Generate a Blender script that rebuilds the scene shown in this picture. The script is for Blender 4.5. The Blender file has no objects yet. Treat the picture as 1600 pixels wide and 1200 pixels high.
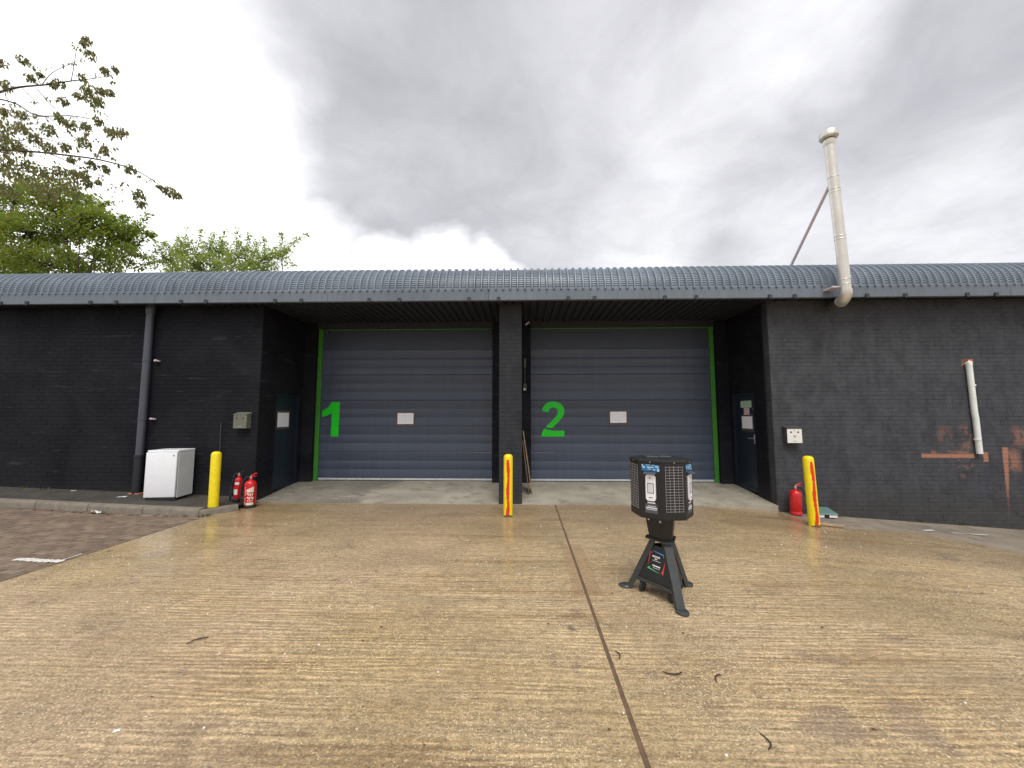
import bpy, bmesh, math, random
from mathutils import Vector, Matrix, noise as mnoise
R = math.radians
random.seed(7)
scene = bpy.context.scene
COL = scene.collection

# ------------------------------------------------------------------ camera
CAM_H, YAW, PITCH, FPX = 1.6, R(1.7), R(4.66), 601.0
cam_d = bpy.data.cameras.new('camera')
cam = bpy.data.objects.new('camera', cam_d); COL.objects.link(cam)
cam.location = (0, 0, CAM_H)
cam.rotation_euler = (R(90) + PITCH, 0, YAW)
cam_d.sensor_width = 36; cam_d.lens = FPX / 1600 * 36
cam_d.clip_start = .05; cam_d.clip_end = 2000
scene.camera = cam

# ------------------------------------------------------------------ view, sun, sky
vs = scene.view_settings
vs.view_transform = 'Standard'; vs.look = 'None'; vs.gamma = 1; vs.exposure = 0.6
SUN_EL, SUN_AZ = 60, 176          # azimuth clockwise from +Y: behind the camera
sun_d = bpy.data.lights.new('sun', 'SUN'); sun_d.energy = 1.5; sun_d.angle = R(30); sun_d.color = (1, .97, .92)
sun = bpy.data.objects.new('sun', sun_d); COL.objects.link(sun)
to_sun = Vector((math.sin(R(SUN_AZ)) * math.cos(R(SUN_EL)), math.cos(R(SUN_AZ)) * math.cos(R(SUN_EL)), math.sin(R(SUN_EL))))
sun.rotation_euler = to_sun.to_track_quat('Z', 'Y').to_euler()
sun.location = (-6, -8, 20)
scene.cycles.max_bounces = 6; scene.cycles.diffuse_bounces = 3; scene.cycles.glossy_bounces = 3


class NT:
    """short-hand for building node trees"""
    def __init__(s, tree): s.t = tree; s.n = tree.nodes; s.l = tree.links
    def new(s, kind, **kw):
        nd = s.n.new(kind)
        for k, v in kw.items(): setattr(nd, k, v)
        return nd
    def put(s, sock, v):
        if isinstance(v, bpy.types.NodeSocket): s.l.new(v, sock)
        else:
            if isinstance(v, tuple) and len(v) == 3 and sock.type == 'RGBA': v = v + (1,)
            sock.default_value = v
    def math(s, op, a, b=0.0, c=0.0, clamp=False):
        nd = s.new('ShaderNodeMath', operation=op, use_clamp=clamp)
        s.put(nd.inputs[0], a); s.put(nd.inputs[1], b)
        if len(nd.inputs) > 2: s.put(nd.inputs[2], c)
        return nd.outputs[0]
    def vmath(s, op, a, b=(0, 0, 0), out=0):
        nd = s.new('ShaderNodeVectorMath', operation=op)
        s.put(nd.inputs[0], a)
        if op == 'SCALE': s.put(nd.inputs['Scale'], b)
        else: s.put(nd.inputs[1], b)
        return nd.outputs[out]
    def dot(s, a, b): return s.vmath('DOT_PRODUCT', a, b, 1)
    def sep(s, v):
        nd = s.new('ShaderNodeSeparateXYZ'); s.put(nd.inputs[0], v); return nd.outputs
    def comb(s, x, y, z):
        nd = s.new('ShaderNodeCombineXYZ')
        for i, v in enumerate((x, y, z)): s.put(nd.inputs[i], v)
        return nd.outputs[0]
    def ss(s, v, lo, hi, a=0.0, b=1.0):
        nd = s.new('ShaderNodeMapRange', interpolation_type='SMOOTHSTEP')
        for i, q in enumerate((v, lo, hi, a, b)): s.put(nd.inputs[i], q)
        return nd.outputs[0]
    def lin(s, v, lo, hi, a=0.0, b=1.0):
        nd = s.new('ShaderNodeMapRange')
        for i, q in enumerate((v, lo, hi, a, b)): s.put(nd.inputs[i], q)
        return nd.outputs[0]
    def noise(s, vec, scale, detail=4.0, rough=.55, dist=0.0, color=False):
        nd = s.new('ShaderNodeTexNoise')
        s.put(nd.inputs['Vector'], vec); nd.inputs['Scale'].default_value = scale
        nd.inputs['Detail'].default_value = detail; nd.inputs['Roughness'].default_value = rough
        nd.inputs['Distortion'].default_value = dist
        return nd.outputs['Color' if color else 'Fac']
    def voro(s, vec, scale, out='Distance', feature='F1'):
        nd = s.new('ShaderNodeTexVoronoi', feature=feature)
        s.put(nd.inputs['Vector'], vec); nd.inputs['Scale'].default_value = scale
        return nd.outputs[out]
    def mix(s, f, a, b, mode='MIX'):
        nd = s.new('ShaderNodeMix', data_type='RGBA', blend_type=mode)
        s.put(nd.inputs[0], f); s.put(nd.inputs[6], a); s.put(nd.inputs[7], b)
        return nd.outputs[2]
    def scale(s, v, k): return s.vmath('MULTIPLY', v, k)


def build_world():
    w = bpy.data.worlds.new('World'); scene.world = w; w.use_nodes = True
    t = NT(w.node_tree); t.n.clear()
    out = t.new('ShaderNodeOutputWorld'); bg = t.new('ShaderNodeBackground'); bg.inputs[1].default_value = .1
    t.l.new(bg.outputs[0], out.inputs[0])
    sky = t.new('ShaderNodeTexSky', sky_type='NISHITA', sun_disc=False)
    sky.sun_elevation = R(SUN_EL); sky.sun_rotation = R(SUN_AZ); sky.air_density = 1.2; sky.dust_density = 2
    tc = t.new('ShaderNodeTexCoord'); d = tc.outputs['Generated']
    s = t.sep(d)
    den = t.math('ADD', t.math('MAXIMUM', s[2], 0.0), .22)
    pl = t.comb(t.math('DIVIDE', s[0], den), t.math('DIVIDE', s[1], den), 0.0)   # cloud-deck plane
    warp = t.vmath('SUBTRACT', t.noise(pl, 1.3, 5, .6, color=True), (.5, .5, .5))
    dw = t.vmath('NORMALIZE', t.vmath('ADD', d, t.vmath('SCALE', warp, .26)))
    # grey cloud deck: broad billows + finer structure
    big = t.noise(pl, .8, 3, .5, .4)
    mid = t.noise(t.vmath('ADD', pl, (3.1, 7.7, 0)), 2.3, 6, .58, .6)
    val = t.math('ADD', t.math('MULTIPLY', big, .45), t.math('MULTIPLY', mid, .55))
    grey = t.lin(val, .3, .7, 4.9, 7.0)
    thin = t.ss(val, .51, .66)                                   # brighter spots added to raise the ground light, damped by the banks in view
    def spot(px, py, r, amt):
        """a gap or a thick bank in the deck, seen in the direction that the photograph shows it"""
        v = look(px, py)
        return t.math('MULTIPLY', t.ss(t.dot(dw, tuple(v)), math.cos(R(r)), math.cos(R(r * .12))), amt)
    gaps = [spot(*a) for a in ((190, 130, 18, 1.3), (270, 290, 13, 1.3), (90, 330, 18, 1.2), (330, 395, 10, 1.0), (470, 400, 9, .9),
                               (30, 200, 14, 1.0), (690, 413, 7, 1.0), (600, 416, 6, .8), (765, 414, 5, .8), (1275, 15, 9, .40),
                               (1080, 150, 10, .28), (1180, 70, 9, .34), (440, 110, 6, .25), (1000, 390, 10, .25), (1450, 390, 13, .3), (1250, 390, 9, .2))]
    g = gaps[0]
    for q in gaps[1:]: g = t.math('MAXIMUM', g, q)
    banks = [spot(*a) for a in ((690, 210, 28, .7), (1500, 130, 24, .7), (850, 300, 20, .5), (560, 250, 12, .4), (1300, 300, 20, .42), (20, 10, 13, .55), (640, 30, 22, .45), (1000, 60, 18, .42), (1560, 330, 16, .38))]
    b = banks[0]
    for q in banks[1:]: b = t.math('MAXIMUM', b, q)
    bright = t.math('MAXIMUM', g, t.math('MULTIPLY', t.math('MULTIPLY', thin, .55), t.math('SUBTRACT', 1.0, t.math('MULTIPLY', b, 2.2), clamp=True)))
    bright = t.math('MULTIPLY', bright, t.lin(mid, .3, .6, .75, 1.1))
    lum = t.math('MULTIPLY', grey, t.math('SUBTRACT', 1.0, t.math('MULTIPLY', b, .38)))
    lum = t.math('ADD', t.math('MULTIPLY', lum, t.math('SUBTRACT', 1.0, bright, clamp=True)), t.math('MULTIPLY', bright, 9.4))
    tint = t.mix(t.lin(lum, 3.0, 9.0), (.966, .963, 1.045), (1, 1, .998))
    lum = t.math('MULTIPLY', lum, t.lin(t.noise(t.vmath('ADD', pl, (9, 2, 0)), 4.2, 6, .62, .5), .3, .7, .90, 1.10))
    cloud = t.vmath('MULTIPLY', tint, t.comb(lum, lum, lum))
    col = t.mix(.96, sky.outputs[0], cloud)
    t.l.new(col, bg.inputs[0])


_fw = Vector((-math.sin(YAW) * math.cos(PITCH), math.cos(YAW) * math.cos(PITCH), math.sin(PITCH)))
_rt = Vector((math.cos(YAW), math.sin(YAW), 0)); _up = _rt.cross(_fw)
def look(x, y):
    return (_fw + _rt * ((x - 800) / FPX) - _up * ((y - 600) / FPX)).normalized()
def at(x, y, Y):
    """the point at distance Y along the yard that shows at a place of the photograph"""
    d = look(x, y); return Vector((0, 0, CAM_H)) + d * (Y / d.y)
def shown_area(p, n, area):
    """how large a small face shows in the picture (0 when outside it)"""
    v = p - Vector((0, 0, CAM_H)); z = v.dot(_fw)
    if z < .1: return 0
    x = 800 + FPX * v.dot(_rt) / z; y = 600 - FPX * v.dot(_up) / z
    if not (4 < x < 1596 and 4 < y < 1196): return 0
    return area * abs(v.normalized().dot(n)) * FPX * FPX / (z * z)
build_world()

# ------------------------------------------------------------------ helpers
class MB:
    def __init__(s): s.v = []; s.f = []; s.m = []; s.mi = 0
    def face(s, *pts):
        i = len(s.v); s.v += [tuple(p) for p in pts]; s.f.append(tuple(range(i, i + len(pts)))); s.m.append(s.mi); return s
    def add(s, verts, faces, M=None):
        i = len(s.v)
        s.v += [tuple(M @ Vector(p)) if M else tuple(p) for p in verts]
        s.f += [tuple(i + k for k in f) for f in faces]; s.m += [s.mi] * len(faces); return s
    def box(s, x0, x1, y0, y1, z0, z1, M=None):
        v = [(x0, y0, z0), (x1, y0, z0), (x1, y1, z0), (x0, y1, z0), (x0, y0, z1), (x1, y0, z1), (x1, y1, z1), (x0, y1, z1)]
        return s.add(v, [(0, 3, 2, 1), (4, 5, 6, 7), (0, 1, 5, 4), (1, 2, 6, 5), (2, 3, 7, 6), (3, 0, 4, 7)], M)
    def cbox(s, x0, x1, y0, y1, z0, z1, c=.004, M=None, seg=1):
        bm = bmesh.new(); bmesh.ops.create_cube(bm, size=1)
        for v in bm.verts:
            v.co = ((x0 + x1) / 2 + v.co.x * (x1 - x0), (y0 + y1) / 2 + v.co.y * (y1 - y0), (z0 + z1) / 2 + v.co.z * (z1 - z0))
        bmesh.ops.bevel(bm, geom=bm.edges[:], offset=c, segments=seg, affect='EDGES', profile=.5)
        bm.verts.index_update()
        s.add([v.co.copy() for v in bm.verts], [tuple(v.index for v in f.verts) for f in bm.faces], M); bm.free(); return s
    def lathe(s, prof, n=20, M=None, cap=True):
        """prof: (radius, z) from bottom to top"""
        v = []; f = []
        for r, z in prof:
            for k in range(n):
                a = 2 * math.pi * k / n; v.append((r * math.cos(a), r * math.sin(a), z))
        for i in range(len(prof) - 1):
            for k in range(n):
                k2 = (k + 1) % n; f.append((i * n + k, i * n + k2, (i + 1) * n + k2, (i + 1) * n + k))
        if cap:
            f.append(tuple(reversed(range(n)))); f.append(tuple((len(prof) - 1) * n + k for k in range(n)))
        return s.add(v, f, M)
    def tube(s, pts, rad, n=8, cap=True):
        pts = [Vector(p) for p in pts]; m = len(pts)
        rr = rad if isinstance(rad, (list, tuple)) else [rad] * m
        v = []; f = []; ref = None
        for i, p in enumerate(pts):
            tg = (pts[min(i + 1, m - 1)] - pts[max(i - 1, 0)]).normalized()
            if ref is None:
                ref = tg.orthogonal().normalized()
            ref = (ref - tg * ref.dot(tg)).normalized(); b = tg.cross(ref)
            for k in range(n):
                a = 2 * math.pi * k / n; v.append(p + (ref * math.cos(a) + b * math.sin(a)) * rr[i])
        for i in range(m - 1):
            for k in range(n):
                k2 = (k + 1) % n; f.append((i * n + k, i * n + k2, (i + 1) * n + k2, (i + 1) * n + k))
        if cap: f.append(tuple(reversed(range(n)))); f.append(tuple((m - 1) * n + k for k in range(n)))
        return s.add(v, f)
    def prism(s, outline, y0, y1, M=None):
        """outline in (x, z); extruded from y0 (front) to y1"""
        n = len(outline); v = [(x, y0, z) for x, z in outline] + [(x, y1, z) for x, z in outline]
        f = [tuple(range(n)), tuple(reversed(range(n, 2 * n)))]
        f += [(i, i + n, (i + 1) % n + n, (i + 1) % n) for i in range(n)]
        return s.add(v, f, M)
    def mesh(s, name, smooth=None):
        me = bpy.data.meshes.new(name); me.from_pydata(s.v, [], s.f)
        if any(s.m): me.polygons.foreach_set('material_index', s.m)
        bm = bmesh.new(); bm.from_mesh(me); bmesh.ops.recalc_face_normals(bm, faces=bm.faces[:]); bm.to_mesh(me); bm.free()
        if smooth:
            me.polygons.foreach_set('use_smooth', [True] * len(me.polygons)); me.set_sharp_from_angle(angle=R(smooth))
        me.update(); return me
    def build(s, name, mat, parent=None, smooth=None, raw=False):
        if raw:
            me = bpy.data.meshes.new(name); me.from_pydata(s.v, [], s.f); me.update()
        else: me = s.mesh(name, smooth)
        return obj(name, me, mat, parent)


def obj(name, me, mat=None, parent=None, M=None):
    if mat is not None and not me.materials:
        for m in (mat if isinstance(mat, (list, tuple)) else [mat]): me.materials.append(m)
    o = bpy.data.objects.new(name, me); COL.objects.link(o)
    if parent: o.parent = parent
    if M is not None: o.matrix_local = M
    return o
def tag(o, label=None, cat=None, group=None, kind=None):
    for k, v in (('label', label), ('category', cat), ('group', group), ('kind', kind)):
        if v: o[k] = v
    return o
def thing(name, label, cat, loc=(0, 0, 0), rz=0, group=None):
    o = bpy.data.objects.new(name, None); COL.objects.link(o); o.location = loc; o.rotation_euler = (0, 0, rz); o.empty_display_size = .1
    return tag(o, label, cat, group)


# ------------------------------------------------------------------ materials
def mat(name, color, rough=.6, metal=0.0, var=.12, vscale=6.0, bump=0.0, bscale=60.0, spec=.5, dirt=0.0, dirtcol=(.05, .045, .04), coat=0.0):
    m = bpy.data.materials.new(name); m.use_nodes = True
    t = NT(m.node_tree); b = t.n['Principled BSDF']
    pos = t.new('ShaderNodeNewGeometry').outputs['Position']
    n1 = t.noise(pos, vscale, 5, .6)
    k = t.lin(n1, .25, .75, 1 - var, 1 + var)
    c = t.vmath('MULTIPLY', t.comb(*color), t.comb(k, k, k))
    if dirt:
        dm = t.math('MULTIPLY', t.ss(t.noise(pos, vscale * 2.3, 6, .65), .5, .72), dirt)
        c = t.mix(dm, c, dirtcol)
    t.put(b.inputs['Base Color'], c)
    t.put(b.inputs['Roughness'], t.lin(t.noise(pos, vscale * 1.7, 3), .3, .7, max(0, rough - .08), min(1, rough + .08)))
    b.inputs['Metallic'].default_value = metal; b.inputs['Specular IOR Level'].default_value = spec
    b.inputs['Coat Weight'].default_value = coat
    if bump:
        bp = t.new('ShaderNodeBump'); bp.inputs['Strength'].default_value = 1; bp.inputs['Distance'].default_value = bump
        t.l.new(t.noise(pos, bscale, 4, .6), bp.inputs['Height']); t.l.new(bp.outputs[0], b.inputs['Normal'])
    return m


def mat_concrete():
    m = bpy.data.materials.new('tamped concrete'); m.use_nodes = True
    t = NT(m.node_tree); b = t.n['Principled BSDF']
    pos = t.new('ShaderNodeNewGeometry').outputs['Position']
    wob = t.vmath('SUBTRACT', t.noise(pos, .9, 3, .5, color=True), (.5, .5, .5))
    p2 = t.vmath('ADD', pos, t.vmath('MULTIPLY', wob, (0, .035, 0)))
    fine = t.noise(t.scale(p2, (3.2, 27, 1)), 1, 7, .74)            # tamping ridges across the slab
    fine2 = t.noise(t.scale(p2, (2.4, 62, 1)), 1, 3, .6)
    sy = t.sep(p2)[1]
    ph = t.math('ADD', t.math('MULTIPLY', sy, 6.2832 / .045), t.math('MULTIPLY', t.noise(t.scale(p2, (.55, 7.0, 1)), 1, 5, .65), 22.0))
    ridge = t.math('MULTIPLY', t.math('ADD', t.math('SINE', ph), 1.0), .5)
    rmask = t.math('MULTIPLY', t.ss(t.noise(t.scale(pos, (.7, 1.0, 1)), 1, 4, .6), .34, .60), t.ss(t.noise(t.scale(pos, (9, 16, 1)), 1, 4, .7), .30, .58))  # worn smooth in places
    ridge = t.math('MULTIPLY', ridge, rmask)
    broad = t.noise(t.scale(p2, (.35, 4.5, 1)), 1, 4, .55)
    patch = t.noise(pos, .55, 4, .55)
    blot = t.noise(t.vmath('ADD', pos, (5, 9, 0)), 1.7, 6, .62)
    grain = t.noise(pos, 75, 4, .75)
    c = t.mix(t.lin(patch, .3, .7), (.56, .385, .19), (.68, .51, .30))
    c = t.mix(t.math('MULTIPLY', t.ss(broad, .40, .66), .8), c, (.55, .41, .245))
    c = t.mix(t.math('MULTIPLY', t.ss(fine, .45, .28), .6), c, (.17, .105, .05))
    c = t.mix(t.math('MULTIPLY', t.ss(fine, .54, .72), .5), c, (.66, .52, .33))
    c = t.mix(t.math('MULTIPLY', t.ss(broad, .47, .34), .55), c, (.30, .19, .095))
    c = t.mix(t.math('MULTIPLY', t.ss(t.noise(t.scale(p2, (.6, 11, 1)), 1, 5, .65), .56, .66), .5), c, (.25, .16, .085))
    hue = t.noise(t.vmath('ADD', pos, (11, 4, 0)), .38, 3, .5)
    c = t.mix(t.math('MULTIPLY', t.ss(t.math('ADD', hue, t.math('MULTIPLY', t.sep(pos)[0], -.035)), .50, .66), .6), c, (.66, .475, .295))
    c = t.mix(t.math('MULTIPLY', t.ss(hue, .46, .33), .35), c, (.54, .385, .17))
    c = t.mix(t.math('MULTIPLY', t.ss(t.noise(t.scale(p2, (1.6, 9, 1)), 1, 7, .75), .53, .70), .42), c, (.21, .135, .07))
    mot = t.noise(t.scale(p2, (13, 24, 1)), 1, 6, .78)
    km = t.lin(mot, .28, .72, .58, 1.42)
    c = t.vmath('MULTIPLY', c, t.comb(km, km, km))
    kr = t.lin(ridge, 0, 1, .70, 1.20)
    c = t.vmath('MULTIPLY', c, t.comb(kr, kr, kr))
    # damp browner band by the apron, and stains with shapes of their own
    s = t.sep(pos)
    damp = t.math('MULTIPLY', t.ss(t.math('ADD', s[1], t.math('MULTIPLY', t.math('SUBTRACT', blot, .5), 2.6)), 4.0, 7.0), .5)
    c = t.mix(damp, c, (.235, .150, .075))
    c = t.mix(t.math('MULTIPLY', t.ss(blot, .57, .70), .40), c, (.20, .135, .08))
    st2 = t.ss(t.noise(t.vmath('ADD', pos, (1.7, 2.2, 0)), 2.6, 6, .62), .60, .70)
    c = t.mix(t.math('MULTIPLY', st2, .5), c, (.19, .145, .125))
    # exposed aggregate: pale flint chips and dark pits
    cell = t.voro(pos, 80); cid = t.voro(pos, 80, 'Color')
    sc = t.sep(cid)
    dens = t.ss(t.noise(pos, .9, 3, .55), .34, .60)
    chip = t.math('MULTIPLY', t.math('MULTIPLY', t.ss(cell, .50, .25), t.math('GREATER_THAN', sc[0], t.ss(s[0], .3, .8, .66, .50))), t.math('ADD', t.math('MULTIPLY', dens, .75), .1))
    c = t.mix(chip, c, t.mix(sc[1], (.84, .68, .34), (.88, .78, .58)))
    pit = t.math('MULTIPLY', t.ss(cell, .5, .2), t.math('LESS_THAN', sc[0], .26))
    c = t.mix(t.math('MULTIPLY', pit, .6), c, (.13, .088, .05))
    k = t.math('MULTIPLY', t.lin(grain, .25, .75, .40, 1.62), t.lin(t.noise(pos, 30, 3, .6), .3, .7, .86, 1.12))
    c = t.vmath('MULTIPLY', c, t.comb(k, k, k))
    spot = t.voro(t.vmath('ADD', pos, t.vmath('SCALE', wob, .35)), 1.9); sid = t.sep(t.voro(t.vmath('ADD', pos, t.vmath('SCALE', wob, .35)), 1.9, 'Color'))
    oil = t.math('MULTIPLY', t.ss(t.math('ADD', spot, t.math('MULTIPLY', t.math('SUBTRACT', t.noise(pos, 24, 4, .6), .5), .10)), t.math('ADD', t.math('MULTIPLY', sid[1], .07), .035), .02), t.math('GREATER_THAN', sid[0], .55))
    c = t.mix(t.math('MULTIPLY', oil, .75), c, (.085, .068, .060))
    # long repair strip either side of the joint
    rx = t.math('MULTIPLY', t.ss(s[0], .445, .455), t.ss(s[0], .715, .705)); ry = t.math('MULTIPLY', t.ss(s[1], 3.55, 3.6), t.ss(s[1], 5.0, 4.9))
    c = t.mix(t.math('MULTIPLY', t.math('MULTIPLY', rx, ry), .35), c, (.33, .19, .10))
    # two old dark spills on the right-hand slab
    def spill(x, y, rx_, ry_):
        q = t.vmath('MULTIPLY', t.vmath('SUBTRACT', t.vmath('ADD', pos, t.vmath('SCALE', t.vmath('SUBTRACT', t.noise(pos, 2.6, 5, .6, color=True), (.5, .5, .5)), .5)), (x, y, 0)), (1 / rx_, 1 / ry_, 0))
        return t.ss(t.vmath('LENGTH', q, out=1), 1.0, .55)
    sp = t.math('MAXIMUM', spill(1.62, 2.18, .24, .12), t.math('MAXIMUM', spill(2.05, 2.2, .16, .22), t.math('MAXIMUM', spill(1.95, 2.75, .22, .08), spill(-1.2, 6.3, .55, .14))))
    c = t.mix(t.math('MULTIPLY', sp, t.lin(grain, .3, .7, .70, .15)), c, (.22, .155, .125))
    t.put(b.inputs['Base Color'], c)
    wet = t.ss(t.noise(t.scale(pos, (.5, .9, 1)), 1, 4, .6), .42, .66)
    film = t.math('MULTIPLY', t.ss(t.math('ADD', s[1], t.math('MULTIPLY', t.math('SUBTRACT', wet, .5), 2.2)), 2.4, 5.6, .18, .95), t.lin(mot, .3, .7, .55, 1.0))
    t.put(b.inputs['Coat Weight'], film); b.inputs['Coat IOR'].default_value = 1.33
    t.put(b.inputs['Coat Roughness'], t.lin(grain, .3, .7, .13, .24))
    t.put(b.inputs['Roughness'], t.lin(t.math('ADD', t.math('MULTIPLY', wet, .6), t.math('MULTIPLY', damp, .6)), 0, 1, .55, .26))
    h = t.math('ADD', t.math('MULTIPLY', fine, .7), t.math('ADD', t.math('MULTIPLY', fine2, .3), t.math('ADD', t.math('MULTIPLY', grain, .75), t.math('ADD', t.math('MULTIPLY', chip, .25), t.math('MULTIPLY', ridge, .45)))))
    bp = t.new('ShaderNodeBump'); bp.inputs['Distance'].default_value = .012; bp.inputs['Strength'].default_value = 1.0
    t.l.new(h, bp.inputs['Height']); t.l.new(bp.outputs[0], b.inputs['Normal'])
    return m


def mat_apron():
    m = bpy.data.materials.new('smooth apron concrete'); m.use_nodes = True
    t = NT(m.node_tree); b = t.n['Principled BSDF']
    pos = t.new('ShaderNodeNewGeometry').outputs['Position']
    n = t.noise(pos, 1.1, 6, .6); n2 = t.noise(t.vmath('ADD', pos, (4, 1, 0)), 3.5, 6, .65); g = t.noise(pos, 70, 3, .7)
    c = t.mix(t.ss(n, .35, .65), (.30, .27, .215), (.40, .365, .29))
    c = t.mix(t.math('MULTIPLY', t.ss(n2, .5, .68), .6), c, (.18, .155, .12))
    x = t.sep(pos)[0]; wetx = t.math('ADD', x, t.math('MULTIPLY', t.math('SUBTRACT', n, .5), 2.2))
    damp = t.math('MULTIPLY', t.ss(wetx, -2.75, -3.15), .62)
    c = t.mix(damp, c, (.13, .118, .10))
    c = t.mix(t.math('MULTIPLY', t.ss(t.noise(t.scale(pos, (1, 2.4, 1)), 2.2, 5, .6, 1.2), .60, .68), .55), c, (.50, .47, .41))
    k = t.lin(g, .2, .8, .86, 1.14); c = t.vmath('MULTIPLY', c, t.comb(k, k, k))
    t.put(b.inputs['Base Color'], c); t.put(b.inputs['Roughness'], t.lin(n2, .3, .7, .75, .5))
    bp = t.new('ShaderNodeBump'); bp.inputs['Distance'].default_value = .004
    t.l.new(t.math('ADD', g, n2), bp.inputs['Height']); t.l.new(bp.outputs[0], b.inputs['Normal'])
    return m


def mat_brick():
    """black masonry paint over brick, worn through on the right-hand wall"""
    m = bpy.data.materials.new('black painted brick'); m.use_nodes = True
    t = NT(m.node_tree); b = t.n['Principled BSDF']
    pos = t.new('ShaderNodeNewGeometry').outputs['Position']; s = t.sep(pos)
    brush = t.noise(t.scale(pos, (4.5, 4.5, 2.6)), 1, 6, .66, .5)           # downward brush strokes
    brush2 = t.noise(t.scale(pos, (1.3, 1.3, 12)), 1, 4, .6)        # strokes along the courses
    cloudy = t.noise(pos, .9, 5, .6, .8)
    c = t.mix(t.ss(cloudy, .35, .68), (.0085, .0085, .0120), (.0150, .0152, .0190))
    side = t.math('MULTIPLY', t.math('ADD', t.math('MULTIPLY', t.ss(s[0], -.60, -.46), .45), t.math('MULTIPLY', t.ss(s[0], 2.0, 4.5), .55)), t.ss(s[1], 7.3, 7.2))                                     # paler tone on the pillar and towards the right, front plane only
    c = t.mix(t.math('MULTIPLY', side, t.lin(brush, .3, .7, .40, .92)), c, (.084, .088, .098))
    c = t.mix(t.math('MULTIPLY', t.ss(brush, .58, .72), .35), c, t.mix(side, (.030, .030, .034), (.066, .066, .070)))
    c = t.mix(t.math('MULTIPLY', t.ss(brush2, .62, .72), .30), c, (.075, .075, .08))
    wob = t.noise(pos, 22, 5, .7); rag = t.noise(t.vmath('ADD', pos, (7, 3, 5)), 5, 6, .68)
    jit = t.math('MULTIPLY', t.math('SUBTRACT', wob, .5), .045)
    X = t.math('ADD', s[0], jit); Z = t.math('ADD', s[2], jit)
    def boxm(x0, x1, z0, z1, soft, amt, ragged=0.0):
        a = t.math('MULTIPLY', t.ss(X, x0 - soft, x0 + soft), t.ss(X, x1 + soft, x1 - soft))
        q = t.math('MULTIPLY', t.ss(Z, z0 - soft, z0 + soft), t.ss(Z, z1 + soft, z1 - soft))
        a = t.math('MULTIPLY', a, q)
        if ragged: a = t.math('MULTIPLY', a, t.ss(rag, ragged, ragged + .16))
        return t.math('MULTIPLY', a, amt)
    ms = [boxm(7.03, 7.93, .855, .925, .012, .95), boxm(8.08, 8.165, .79, .955, .008, .95),
          boxm(7.36, 7.58, 1.08, 1.40, .10, .30, .42), boxm(7.72, 7.93, .93, 1.42, .08, .42, .42),
          boxm(7.2, 7.9, .93, .99, .02, .6, .42), boxm(7.26, 7.9, .66, .84, .05, .55, .50), boxm(7.3, 7.75, .50, .60, .03, .45, .52),
          boxm(8.6, 9.3, 1.08, 1.38, .10, .5, .44), boxm(8.47, 8.70, .62, 1.0, .07, .6, .42), boxm(8.9, 9.4, .7, 1.0, .1, .6, .46),
          boxm(7.86, 7.99, 2.48, 2.60, .02, .7, .40)]
    # the tapering streak
    wz = t.lin(s[2], -.25, 1.03, .006, .105)
    st = t.math('MULTIPLY', t.ss(X, 8.405, 8.415), t.ss(t.math('SUBTRACT', X, 8.42), wz, t.math('SUBTRACT', wz, .02)))
    st = t.math('MULTIPLY', st, t.math('MULTIPLY', t.ss(s[2], 1.05, 1.03), t.ss(s[2], -.2, .7, .25, .95)))
    ms.append(t.math('MULTIPLY', st, t.ss(s[0], 8, 8.1)))
    mm = ms[0]
    for q in ms[1:]: mm = t.math('MAXIMUM', mm, q)
    raw = t.mix(t.noise(pos, 30, 4, .6), (.30, .135, .085), (.44, .22, .15))
    c = t.mix(mm, c, raw)
    scr = t.math('GREATER_THAN', t.noise(t.scale(pos, (3, 3, 60)), 1.2, 2, .5), .745)
    c = t.mix(t.math('MULTIPLY', scr, .35), c, (.16, .155, .15))
    # splash-back dirt and moss low down
    low = t.math('MULTIPLY', t.ss(t.math('ADD', s[2], t.math('MULTIPLY', rag, .35)), .62, .12), .45)
    c = t.mix(low, c, (.055, .050, .040))
    t.put(b.inputs['Base Color'], c); t.put(b.inputs['Roughness'], t.lin(brush, .3, .7, .62, .8)); b.inputs['Specular IOR Level'].default_value = .15
    bp = t.new('ShaderNodeBump'); bp.inputs['Distance'].default_value = .004
    t.l.new(t.noise(pos, 55, 5, .65), bp.inputs['Height']); t.l.new(bp.outputs[0], b.inputs['Normal'])
    return m


def mat_paint(name, color, streak=.25, rough=.42, zs=.6):
    """coated sheet metal with faint run-off streaks"""
    m = bpy.data.materials.new(name); m.use_nodes = True
    t = NT(m.node_tree); b = t.n['Principled BSDF']
    pos = t.new('ShaderNodeNewGeometry').outputs['Position']
    st = t.noise(t.scale(pos, (11, 11, zs)), 1, 5, .6); cl = t.noise(pos, 1.2, 5, .6)
    ob = t.lin(t.new('ShaderNodeObjectInfo').outputs['Random'], 0, 1, .93, 1.07)
    st = t.math('MULTIPLY', st, 1.0)
    k = t.math('MULTIPLY', t.math('MULTIPLY', ob, t.lin(st, .3, .7, 1 - streak, 1 + streak)), t.lin(cl, .3, .7, 1 - streak * .7, 1 + streak * .7))
    c = t.vmath('MULTIPLY', t.comb(*color), t.comb(k, k, k))
    c = t.mix(t.math('MULTIPLY', t.ss(t.noise(pos, 9, 7, .75), .56, .72), .38), c, tuple(q * .55 for q in color))
    t.put(b.inputs['Base Color'], c); t.put(b.inputs['Roughness'], t.lin(cl, .3, .7, rough - .08, rough + .12))
    return m


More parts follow.
